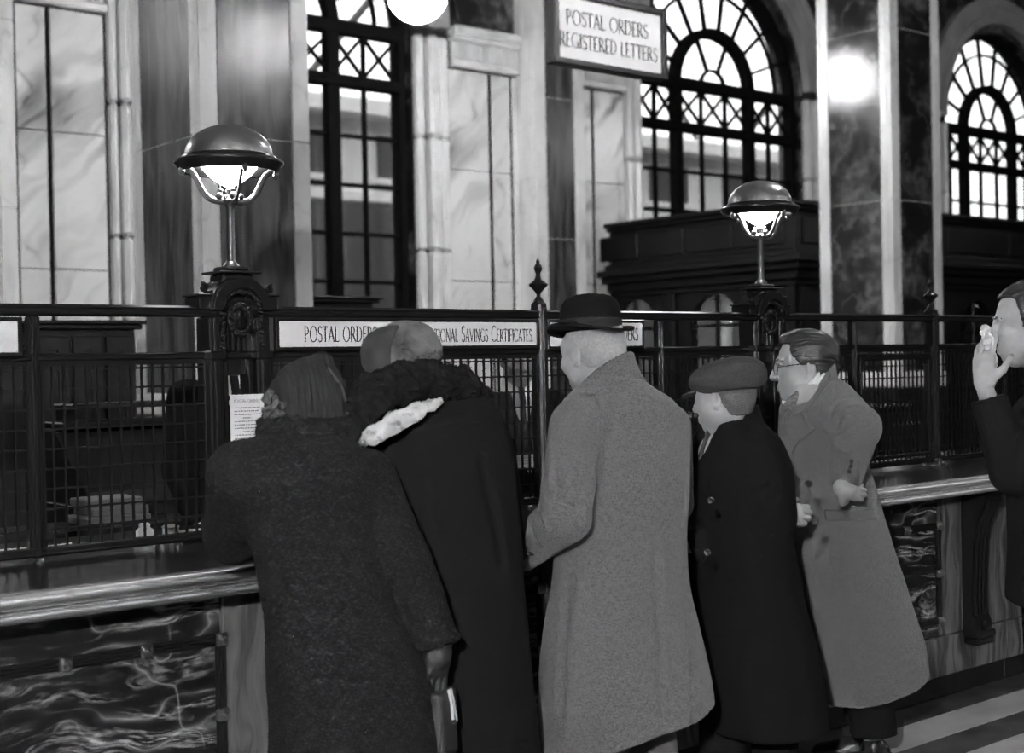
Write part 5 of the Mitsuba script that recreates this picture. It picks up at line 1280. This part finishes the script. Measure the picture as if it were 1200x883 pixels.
# 5. bareheaded man in glasses, hand on hip
def man_glasses():
    N = thing('person', 'bareheaded man in round glasses and grey tweed overcoat, hand on hip', 'person')
    fa = math.radians(-58)
    f = A3([math.sin(fa), math.cos(fa), 0]); rt = A3([math.cos(fa), -math.sin(fa), 0])
    right, away = A3([.773, -.634, 0]), A3([.634, .773, 0])
    st = [r for r in [(1.507, 0.511, -0.860, 0.085, 0.060), (1.414, 0.557, -0.860, 0.171, 0.120), (1.257, 0.619, -0.840, 0.179, 0.125), (1.128, 0.681, -0.820, 0.203, 0.142), (0.996, 0.742, -0.800, 0.225, 0.157), (0.865, 0.786, -0.800, 0.237, 0.166), (0.666, 0.853, -0.800, 0.256, 0.179), (0.463, 0.922, -0.800, 0.276, 0.193), (0.291, 0.943, -0.800, 0.277, 0.194)] if r[0] < 1.40] + [(1.400, .570, -.855, .176, .110), (1.440, .564, -.845, .138, .094), (1.475, .562, -.838, .098, .088), (1.54, .568, -.826, .086, .084), (.20, .945, -.80, .280, .196)]
    shL, elL, wrL = A3([.505, -.985, 1.405]), A3((0.392, -1.160, 1.331)), A3((0.476, -1.045, 1.154))
    shR, elR, wrR = A3([.675, -.705, 1.375]), A3((0.616, -0.740, 1.091)), A3((0.241, -0.930, 1.036))
    hd = Head((.575, -.803, 1.530), frame(math.radians(-45), .03), 1.06)
    nb = A3([.560, -.838, 1.425])
    lg = [(A3([.86, -.84, .84]), A3([.88, -.83, .46]), A3([.87, -.86, .08])), (A3([.98, -.74, .84]), A3([1.0, -.73, .46]), A3([1.0, -.73, .08]))]
    dL = right * .74 + away * .50 - A3([0, 0, .20]); pnL = -away * .92 + right * .2
    hands = [lambda Q: hand(Q, A3((0.407, -1.075, 1.128)), dL, pnL, -1, (.28, .24, .24, .28), 1.1, .95, -.02)]
    hands.append(lambda Q: hand(Q, A3((0.167, -0.985, 1.041)), right * .95 + away * .1 + A3([0, 0, .05]), -away * .9 + A3([0, 0, .3]), 1, (.55, .60, .65, .7), .7, 1.0, .02))
    body, H = bare_body(st, fa, [(shL, elL, wrL), (shR, elR, wrR)], lg, hd, nb, hands, .0028)
    add(N + '__body', body, 'm_skin', True)
    C = Sdf(); C.loft(st, fa, 2.3, flare=(4, .028, .9, 2.0))
    C.cone(shL, elL, .086, .080, k=.045); C.cone(elL, wrL, .079, .061, k=.012, tip=True)
    sleeve(C, shR, elR, wrR, (.075, .064, .054), .04)
    C.cone(nb + f * .105 + A3([0, 0, .03]), A3([.60, -.835, 1.16]) + f * .180, .088, .008, 's', .010)
    # front edge of the coat, armhole and the folds of the bent sleeve
    seam(C, [(0.280, -0.980, 1.242), (0.300, -0.980, 1.148), (0.338, -0.980, 1.043), (0.375, -0.980, 0.894), (0.414, -0.980, 0.624), (0.436, -0.980, 0.399)], .004, .008)
    seam(C, [(0.351, -1.050, 1.428), (0.324, -1.070, 1.389), (0.338, -1.080, 1.349), (0.387, -1.080, 1.318)], .0045, .008)
    for pts, r in (([(0.261, -1.150, 1.370), (0.280, -1.150, 1.409), (0.295, -1.180, 1.437), (0.341, -1.200, 1.441)], .0055), ([(0.292, -1.150, 1.341), (0.276, -1.180, 1.381), (0.304, -1.200, 1.406), (0.368, -1.200, 1.406)], .0060),
                   ([(0.309, -1.150, 1.318), (0.275, -1.200, 1.354), (0.290, -1.220, 1.370)], .006), ([(0.343, -1.120, 1.289), (0.310, -1.180, 1.307)], .005), ([(0.333, -1.120, 1.259), (0.339, -1.150, 1.248)], .004)):
        seam(C, pts, r * 1.35, .016, .15)

    C.half(nb - f * .085 + A3([0, 0, .132]), f * .74 + A3([0, 0, .67]), 'i', .004); C.half((.945, -.80, .335), -f * .34 - A3([0, 0, 1.0]), 'i', .004)
    C.disp(folds(51, .0042))
    add(N + '__coat', C.mesh(.0052), 'm_coat_tweed', True)
    co = N + '__coat'
    e = C.ev
    K = Sdf(); K.loft([(1.28, .575, -.845, .16, .18), (1.60, .570, -.83, .15, .16)], fa, 2.2); K.op(lambda P: e(P) - .0085, (0, 0, 0), 1e3, 'i', .002)
    K.half(nb - f * .085 + A3([0, 0, .136]), f * .74 + A3([0, 0, .67]), 'i', .005); K.half(nb - f * .10 + A3([0, 0, .068]), -f * .78 - A3([0, 0, .62]), 'i', .005)
    add(co + '__collar', K.mesh(.0042), 'm_coat_tweed', True)
    e = C.ev
    # lapel folded back along the front edge
    Rg = Sdf(); lp = [on_cloth(C, p) for p in ((0.349, -0.980, 1.428), (0.320, -0.980, 1.365), (0.295, -0.980, 1.308), (0.280, -0.980, 1.251))]
    for (a, b), (ra, rb) in zip(zip(lp[:-1], lp[1:]), ((.030, .038), (.038, .030), (.030, .008))): Rg.cone(a, b, ra, rb, k=.01)
    Rg.op(lambda P: e(P) - .0075, (0, 0, 0), 1e3, 'i', .003)
    add(co + '__lapel', Rg.mesh(.0036), 'm_coat_tweed', True)
    pc = on_cloth(C, (0.571, -1.000, 1.013)); ax = unit(right + A3([0, 0, .16])); nn = -away; up = A3([0, 0, 1.0])
    Rg = Sdf(); Rg.box(pc, (.088, .019, .07), np.stack([ax, up, nn], 1), .004); Rg.op(lambda P: e(P) - .006, (0, 0, 0), 1e3, 'i', .002)
    add(co + '__pocket_flap', Rg.mesh(.0034), 'm_coat_tweed', True)
    for p, r in (((0.338, -1.000, 1.141), .0125), ((0.367, -1.000, 1.010), .0125), ((0.442, -1.100, 1.214), .0065), ((0.437, -1.100, 1.197), .0065), ((0.427, -1.100, 1.180), .0065)):
        d = unit(np.asarray(p) - CAM); button(co, C, np.asarray(p) - d * .35, d, 'm_button', r)
    # shirt, tie, checked scarf
    Sh = Sdf(); Sh.loft([(1.12, .66, -.825, .15, .105), (1.30, .61, -.838, .15, .105), (1.39, .572, -.846, .120, .088), (1.425, .562, -.838, .076, .070), (1.455, .562, -.832, .078, .076), (1.50, .566, -.824, .077, .076), (1.56, .570, -.816, .077, .076)], fa, 2.2, cap=.004)
    Sh.half(nb - f * .085 + A3([0, 0, .150]), f * .74 + A3([0, 0, .67]), 'i', .004)
    add(N + '__shirt', Sh.mesh(.005), 'm_shirt', True)
    eh = H.ev; Kc = Sdf(); Kc.sphere(nb + A3([0, 0, .03]), .13); Kc.op(lambda P: eh(P) - .011, (0, 0, 0), 1e3, 'i', .002)
    Kc.half(nb - f * .085 + A3([0, 0, .172]), f * .74 + A3([0, 0, .67]), 'i', .003); Kc.half(nb - f * .085 + A3([0, 0, .105]), -f * .74 - A3([0, 0, .67]), 'i', .003)
    add(N + '__shirt__collar', Kc.mesh(.0032), 'm_shirt', True)
    def front(z, o, side=0.0): return surf(Sh, A3([.56 + o, -.835, z]) + f * .4 + rt * side, -f, L=.6) + f * .005
    tp = [front(z, o) for z, o in ((1.435, 0), (1.415, .004), (1.36, .025), (1.29, .05), (1.20, .08))]
    add(N + '__tie', tube(tp, [.013, .017, .017, .021, .025], 12, flat=(1, .35)), 'm_tie', 40)
    sp = [front(z, o, -.040) + f * .012 for z, o in ((1.440, 0), (1.40, .012), (1.36, .026), (1.32, .04))]
    Q = Sdf()
    for a, b in zip(sp[:-1], sp[1:]): Q.cone(a, b, .017, .021, k=.01)
    Q.disp(folds(9, .005, 40, 30)); add(N + '__scarf', Q.mesh(.004), 'm_scarf_check', True, label='checked scarf')
    # hair: side parting, slicked back
    def line(x, y, z):
        top = np.minimum(z - (.088 - .22 * np.maximum(0, .04 - y)), .094 - y)
        side = np.minimum(.052 - y - .9 * np.maximum(0, .048 - z), z + np.where(y < -.03, .060, -.012))
        return np.maximum(top, side)
    add(N + '__hair', hd.hair(line, .012, 7, .003, extra=lambda S: (S.ell(hd.at(.01, .018, .106), (.060, .064, .026), hd.M, k=.02), S.groove([hd.at(-.046, .075, .112), hd.at(-.050, .03, .132), hd.at(-.048, -.02, .136)], .005, .006))).mesh(.0032), 'm_hair_dark', True)
    for s in (-1, 1):
        add(N + '__eyebrow', tube([hd.at(s * x, y, z) for x, y, z in ((.014, .0945, .032), (.030, .0915, .036), (.048, .078, .030))], [.0025, .0032, .002], 8), 'm_hair_dark', 40)
        add(N + '__iris', xf(trimesh.creation.icosphere(subdivisions=2, radius=.0075), None, hd.at(s * .031, .0835, .008)), 'm_eye', True)
        add(N + '__upper_lid', tube([hd.at(s * x, y, z) for x, y, z in ((.018, .089, .012), (.031, .0905, .0175), (.044, .083, .012))], [.0012, .0018, .0012], 8), 'm_hair_mid', 40)
    G = N + '__spectacles'
    def lens(s): return [hd.at(s * (.033 + .0205 * math.cos(t)), .1065 - .010 * (math.cos(t) + 1) * .5, .005 + .0195 * math.sin(t)) for t in np.linspace(0, 2 * PI, 33)]
    add(G, cat_([tube(lens(s), .0016, 8, cap=False) for s in (-1, 1)] + [tube([hd.at(-.0125, .1065, .009), hd.at(0, .112, .014), hd.at(.0125, .1065, .009)], .0016, 8)]), 'm_spectacle', 40)
    for s in (-1, 1): add(G + '__temple', tube([hd.at(s * .0535, .0965, .008), hd.at(s * .068, .075, .012), hd.at(s * .079, .03, .016), hd.at(s * .083, .002, .022), hd.at(s * .085, -.018, .016)], .0015, 8), 'm_spectacle', 40)
    legs(N, [l[0] for l in lg], [l[1] for l in lg], [l[2] for l in lg], [(-.75, .4, 0), (-.5, .8, 0)], 'm_trouser', (.095, .08, .085))
man_glasses()

# 6. man at the right edge with a hand at his face
def man_edge():
    N = thing('person', 'man in a dark suit at the right edge, pressing a handkerchief to his face', 'person')
    fa = math.radians(-34)
    cx, cy = .60, -1.74
    st = [(1.44, cx, cy, .10, .085), (1.40, cx, cy, .17, .115), (1.32, cx, cy, .205, .13), (1.15, cx, cy, .205, .14), (1.0, cx, cy, .19, .135), (.86, cx + .01, cy, .205, .145), (.80, cx + .01, cy, .21, .148)]
    hd = Head((0.457, -1.740, 1.653), frame(math.radians(-40), .10), 1.02)
    hd.c = hd.c + A3([0.01, 0, 0])
    f = A3([math.sin(fa), math.cos(fa), 0])
    wrL = hd.at(-.035, .150, -.165); elL = A3([cx - .20, cy + .02, 1.21]); shL = A3([cx - .155, cy - .13, 1.37])
    shR = A3([cx + .16, cy + .10, 1.37]); elR = A3([cx + .24, cy + .10, 1.08]); wrR = A3([cx + .26, cy + .16, .84])
    lg = [(A3([cx - .06, cy - .06, .84]), A3([cx - .07, cy - .03, .46]), A3([cx - .08, cy - .06, .08])), (A3([cx + .08, cy + .05, .84]), A3([cx + .08, cy + .06, .46]), A3([cx + .08, cy + .04, .08]))]
    dd = hd.at(-.010, .135, -.045) - wrL
    body, H = bare_body(st, fa, [(shL, elL, wrL), (shR, elR, wrR)], lg, hd, A3([cx, cy, 1.43]),
                     [lambda Q: hand(Q, wrL, dd, hd.M @ A3([-.75, .65, .1]), -1, (.18, .2, .22, .28), .45, 1.0, .05), lambda Q: hand(Q, wrR, (-.1, .2, -.95), (.8, .3, 0), 1)])
    add(N + '__body', body, 'm_skin', True)
    C = Sdf(); C.loft(st, fa, 2.4, flare=(4, .02, .95)); sleeve(C, shL, elL, V(elL, wrL, .86), (.076, .066, .052), .04); sleeve(C, shR, elR, V(elR, wrR, .92), (.076, .066, .05), .04)
    C.cone(A3([cx, cy, 1.44]) + f * .09, A3([cx, cy, 1.12]) + f * .20, .06, .006, 's', .01)
    C.disp(folds(61, .004)); add(N + '__jacket', C.mesh(.0065), 'm_suit', True)
    Sh = Sdf(); Sh.loft([(1.05, cx, cy, .15, .115), (1.33, cx, cy, .15, .112), (1.42, cx, cy, .085, .075), (1.46, cx, cy, .066, .064), (1.485, cx, cy, .064, .062)], fa, 2.2, cap=.004); add(N + '__shirt', Sh.mesh(.006), 'm_shirt', True)
    def line(x, y, z): return np.maximum(np.minimum(z - .090 + .30 * np.maximum(0, -y + .05), .10 - y), np.minimum(-(y - .03 - .12 * (z - .03)), (z + np.where(y < -.02, .062, .012))))
    add(N + '__hair', hd.hair(line, .012, 9, .0035).mesh(.004), 'm_hair_dark', True)
    for s in (-1, 1): add(N + '__eyebrow', tube([hd.at(s * x, y, z) for x, y, z in ((.016, .0945, .032), (.030, .0925, .036), (.046, .079, .030))], [.003, .0036, .0022], 8), 'm_hair_mid', 40)
    legs(N, [l[0] for l in lg], [l[1] for l in lg], [l[2] for l in lg], [f, f], 'm_suit', (.10, .08, .085))
    Hk = thing('handkerchief', 'white handkerchief in the hand of the man at the right edge', 'handkerchief')
    Q = Sdf(); p = hd.at(-.012, .120, -.035)
    Q.ell(p, (.030, .016, .034), hd.M); Q.ell(p + hd.M @ A3([-.008, .004, .03]), (.022, .014, .022), hd.M @ frame(.3, .2, .5), k=.008); Q.ell(p + hd.M @ A3([.02, -.01, -.055]), (.020, .012, .030), hd.M @ frame(-.2, 0, -.4), k=.012); Q.disp(folds(3, .008, 70, 60))
    add(Hk + '__cloth', Q.mesh(.003), 'm_shirt', True)
man_edge()

# 7, 8. clerks behind the grille
def clerk(label, x, y, fa, zt, hz, suit, hair='m_hair_dark', hold=None):
    N = thing('person', label, 'person')
    f = A3([math.sin(fa), math.cos(fa), 0]); r = A3([math.cos(fa), -math.sin(fa), 0])
    st = [(zt, x, y, .07, .07), (zt - .04, x, y, .13, .10), (zt - .10, x, y, .19, .12), (zt - .25, x, y, .205, .135), (zt - .45, x, y, .19, .13), (zt - .68, x, y, .20, .14)]
    hd = Head(A3([x, y, hz]) + f * .04, frame(fa, .18), 1.0)
    shL, shR = A3([x, y, zt - .10]) - r * .17, A3([x, y, zt - .10]) + r * .17
    elL, elR = shL - r * .05 + f * .06 - [0, 0, .27], shR + r * .05 + f * .06 - [0, 0, .27]
    wrL, wrR = elL + f * .12 + r * .05 + [0, 0, .96 - elL[2]], elR + f * .12 - r * .05 + [0, 0, .96 - elR[2]]
    if hold is not None: wrL, wrR = A3(hold) - r * .105 - f * .13, A3(hold) + r * .105 - f * .13
    lg = [(A3([x, y, .84]) + s * r * .09, A3([x, y, .46]) + s * r * .09, A3([x, y, .08]) + s * r * .09) for s in (-1, 1)]
    body, H = bare_body(st, fa, [(shL, elL, wrL), (shR, elR, wrR)], lg, hd, A3([x, y, zt]),
                     [lambda Q: hand(Q, wrL, f * .9 - [0, 0, .1], (0, 0, 1), -1), lambda Q: hand(Q, wrR, f * .9 - [0, 0, .1], (0, 0, 1), 1)], .004)
    add(N + '__body', body, 'm_skin', True)
    C = Sdf(); C.loft(st[1:], fa, 2.4); sleeve(C, shL, elL, V(elL, wrL, .9), (.074, .064, .05), .04); sleeve(C, shR, elR, V(elR, wrR, .9), (.074, .064, .05), .04)
    C.cone(A3([x, y, zt + .02]) + f * .09, A3([x, y, zt - .34]) + f * .19, .062, .008, 's', .01); C.disp(folds(71, .004))
    add(N + '__jacket', C.mesh(.008), suit, True)
    Sh = Sdf(); Sh.loft([(zt - .4, x, y, .15, .115), (zt - .11, x, y, .15, .112), (zt - .02, x, y, .085, .078), (zt + .02, x, y, .066, .066), (zt + .045, x, y, .064, .064)], fa, 2.2, cap=.004); add(N + '__shirt', Sh.mesh(.007), 'm_shirt', True)
    tp = [surf(Sh, A3([x, y, zt + dz]) + f * .4, -f, L=.5) + f * .004 for dz in (.02, 0, -.08, -.2, -.3)]
    add(N + '__tie', tube(tp, [.014, .018, .018, .022, .026], 12, flat=(1, .35)), 'm_tie', 40)
    def line(x_, y_, z_): return np.maximum(np.minimum(z_ - .090 + .30 * np.maximum(0, -y_ + .05), .10 - y_), np.minimum(-(y_ - .03 - .12 * (z_ - .03)), (z_ + np.where(y_ < -.02, .062, .012))))
    add(N + '__hair', hd.hair(line, .012, 9, .0035).mesh(.0045), hair, True)
    legs(N, [l[0] for l in lg], [l[1] for l in lg], [l[2] for l in lg], [f, f], 'm_suit', (.09, .07, .075))
    return N
c1 = (-0.819, 0.950, 1.274); c2 = (0.586, 0.850, 1.359)
clerk('clerk in a dark suit behind the mesh, half hidden by the left lamp pier', c1[0], c1[1], math.radians(190), 1.56, 1.665, 'm_suit')
clerk('clerk in dark suit and white shirt behind the mesh, beside the bowler-hatted man', c2[0], c2[1], math.radians(205), 1.475, 1.585, 'm_suit_clerk', hold=(0.262, 0.420, 1.163))

# ------------------------------------------------------------------ office furniture behind the grille and small things on the counter
def cabinet(key, label, x0, x1, y0, y1, z1, cat='cupboard', doors=2):
    C = thing(key, label, cat)
    add(C + '__carcass', box(x0, x1, y0 + .03, y1, 0.0, z1 - .05, .006), 'm_wood_office')
    add(C + '__top', cat_([box(x0 - .03, x1 + .03, y0 - .02, y1 + .02, z1 - .05, z1 - .02, .008), box(x0 - .05, x1 + .05, y0 - .04, y1 + .03, z1 - .02, z1, .006)]), 'm_wood_office')
    w = (x1 - x0) / doors
    for k in range(doors):
        a, b = x0 + k * w + .01, x0 + (k + 1) * w - .01
        d = add(C + '__door', cat_([box(a, b, y0 + .008, y0 + .03, .12, z1 - .09, .004), box(a, a + .07, y0, y0 + .02, .12, z1 - .09, .004), box(b - .07, b, y0, y0 + .02, .12, z1 - .09, .004), box(a, b, y0, y0 + .02, z1 - .17, z1 - .09, .004), box(a, b, y0, y0 + .02, .12, .22, .004)]), 'm_wood_office')
        add(d + '__knob', xf(trimesh.creation.icosphere(subdivisions=2, radius=.016), None, (b - .035 if k % 2 == 0 else a + .035, y0 - .01, z1 * .55)), 'm_bronze', True)
a = (-0.597, 3.600, 1.269); b = (-0.010, 3.600, 1.243); l = (-0.950, 3.600, 1.285)
cabinet('tall_cupboard', 'tall dark panelled cupboard behind the mesh at the far left', a[0], b[0], 3.6, 4.1, 1.86, doors=3)
cabinet('low_cupboard', 'lower dark cupboard cut off by the left edge, beside the tall cupboard', l[0] - .3, a[0] - .06, 3.6, 4.1, 1.74, doors=2)
a = (1.978, 4.900, 2.084); b = (2.529, 4.900, 2.092)
cabinet('wardrobe', 'dark wardrobe with a flared cornice in front of the tall left window', a[0] - .08, b[0], 4.9, 5.5, a[2] + .02, 'wardrobe', 2)
# long office bench: the dark band behind the mesh
a = (0.485, 3.100, 1.381); b = (8.493, 3.100, 1.361)
OB = thing('office_bench', 'long dark wooden office bench with pigeonholes behind the mesh', 'bench')
add(OB + '__carcass', box(a[0] - .2, 6.9, 3.15, 3.7, 0, 1.10, .006), 'm_wood_office')
add(OB + '__top', box(a[0] - .25, 6.95, 3.08, 3.75, 1.10, 1.14, .008), 'm_wood_office')
for k in range(8):
    x = a[0] + .1 + k * .85
    d = add(OB + '__panel', box(x, x + .7, 3.12, 3.16, .2, .98, .012), 'm_wood_office')
# sloping desk behind the counter at left
D = thing('sloping_desk', 'dark stepped writing desk behind the mesh left of the lamp pier', 'desk')
p = (-0.835, 1.700, 1.100); x0, x1 = p[0] - .30, p[0] + .42
add(D + '__carcass', box(x0, x1, 1.6, 2.2, 0, 1.0, .01), 'm_wood_office')
add(D + '__slope', extrude_x([(1.6, 1.0), (2.2, 1.0), (2.2, 1.32), (1.95, 1.30), (1.62, 1.06)], x0, x1), 'm_wood_office')
add(D + '__shelf', cat_([box(x0 + .05, x1, 1.95, 2.25, 1.32, 1.345, .006), box(x0 + .10, x1, 2.0, 2.25, 1.40, 1.425, .006), box(x0 + .12, x0 + .14, 2.0, 2.25, 1.34, 1.41)]), 'm_wood_office')
Bx = thing('paper_bundle', 'pale bundle of papers on the ledge behind the mesh at left', 'papers')
p = (-1.123, 1.500, 1.017)
add('ledge', box(p[0] - .5, p[0] + .35, 1.25, 1.58, p[2] - .10, p[2] - .065, .005), 'm_wood_office', label='dark narrow ledge behind the mesh that carries the paper bundle', cat='shelf')
add('ledge__leg', box(p[0] - .45, p[0] - .40, 1.30, 1.52, 0, p[2] - .10), 'm_wood_office'); add('ledge__leg', box(p[0] + .25, p[0] + .30, 1.30, 1.52, 0, p[2] - .10), 'm_wood_office')
diff('m_bundle', .16)
for k, (dx, w) in enumerate(((0, .14), (.012, .12), (-.008, .115))):
    add(Bx + '__packet', xf(box(-w, w, -.1, .1, 0, .034, .006), None, (p[0] + dx, 1.42, p[2] - .065 + .0345 * k)), 'm_bundle')
# papers lying on the counter behind the mesh
def sheet(label, c, hx, hy, rot, key='paper_sheet', m='m_paper', n=8, z=ZC):
    u = np.linspace(-1, 1, n); X, Y = np.meshgrid(u, u, indexing='ij'); r = math.radians(rot)
    x = X * hx; y = Y * hy; Z = z + .0012 + .010 * np.maximum(0, X * Y - .2) ** 2
    v = np.stack([c[0] + x * math.cos(r) - y * math.sin(r), c[1] + x * math.sin(r) + y * math.cos(r), Z], -1).reshape(-1, 3)
    f = [[i * n + j, (i + 1) * n + j, (i + 1) * n + j + 1, i * n + j + 1] for i in range(n - 1) for j in range(n - 1)]
    v2 = v - [0, 0, .001]; q = len(v)
    add(key, cat_([(v, np.array(f)), (v2, np.array(f)[:, ::-1])]), m, True, label=label, cat='paper')
sheet('white sheet of paper on the counter behind the mesh at the far left', (-2.10, .31), .17, .10, 8)
sheet('second white sheet beside the left post, partly under the first', (-1.86, .27), .13, .06, -14, z=ZC + .0005)
# the form held up by the clerk
Fm = thing('held_form', 'white printed form held by the clerk behind the mesh, left of the middle post', 'paper')
p = A3((0.262, 0.420, 1.163)); M = frame(math.radians(15), -.5)
add(Fm + '__sheet', xf(box(-.11, .11, -.001, .001, -.035, .035), M, p), 'm_paper')
for k in range(3): add(Fm + '__rule', xf(box(-.09, .10 - .03 * k, -.0016, -.0008, .012 - .014 * k, .0150 - .014 * k), M, p), 'm_ink_soft')
# inkstand and glass things near the left post
def pot(key, label, x, y, prof, m): add(key, lathe(prof, 24, (x, y, ZC)), m, 40, label=label, cat='inkwell')
pp = (-1.446, 0.160, 1.029)
scene['m_clear'] = {'type': 'dielectric', 'int_ior': 1.5}
pot('inkwell', 'small bright metal-topped inkwell behind the mesh left of the lamp pier', pp[0], .16, [(0, 0), (.035, 0), (.036, .012), (.026, .024), (.026, .040), (.030, .044), (.018, .052), (0, .053)], 'm_polished')
pot('inkwell', 'pale china inkwell beside the metal-topped one', pp[0] - .075, .19, [(0, 0), (.028, 0), (.032, .014), (.030, .034), (.018, .046), (.018, .058), (.012, .060), (.012, .03), (0, .03)], 'm_sign_white')
Tr = thing('pen_tray', 'shallow pale tray with pens on the counter close to the lamp pier', 'tray')
pt = (-1.345, 0.170, 1.036)
add(Tr + '__tray', cat_([box(pt[0] - .08, pt[0] + .08, .12, .22, ZC, ZC + .008, .003), box(pt[0] - .08, pt[0] + .08, .12, .128, ZC, ZC + .022, .002), box(pt[0] - .08, pt[0] + .08, .212, .22, ZC, ZC + .022, .002)]), 'm_polished')
for k in range(3): add(Tr + '__pen', tube([(pt[0] - .07 + .01 * k, .14 + .022 * k, ZC + .018), (pt[0] + .075, .145 + .02 * k, ZC + .026)], .004, 8), 'm_scarf_white', 40)
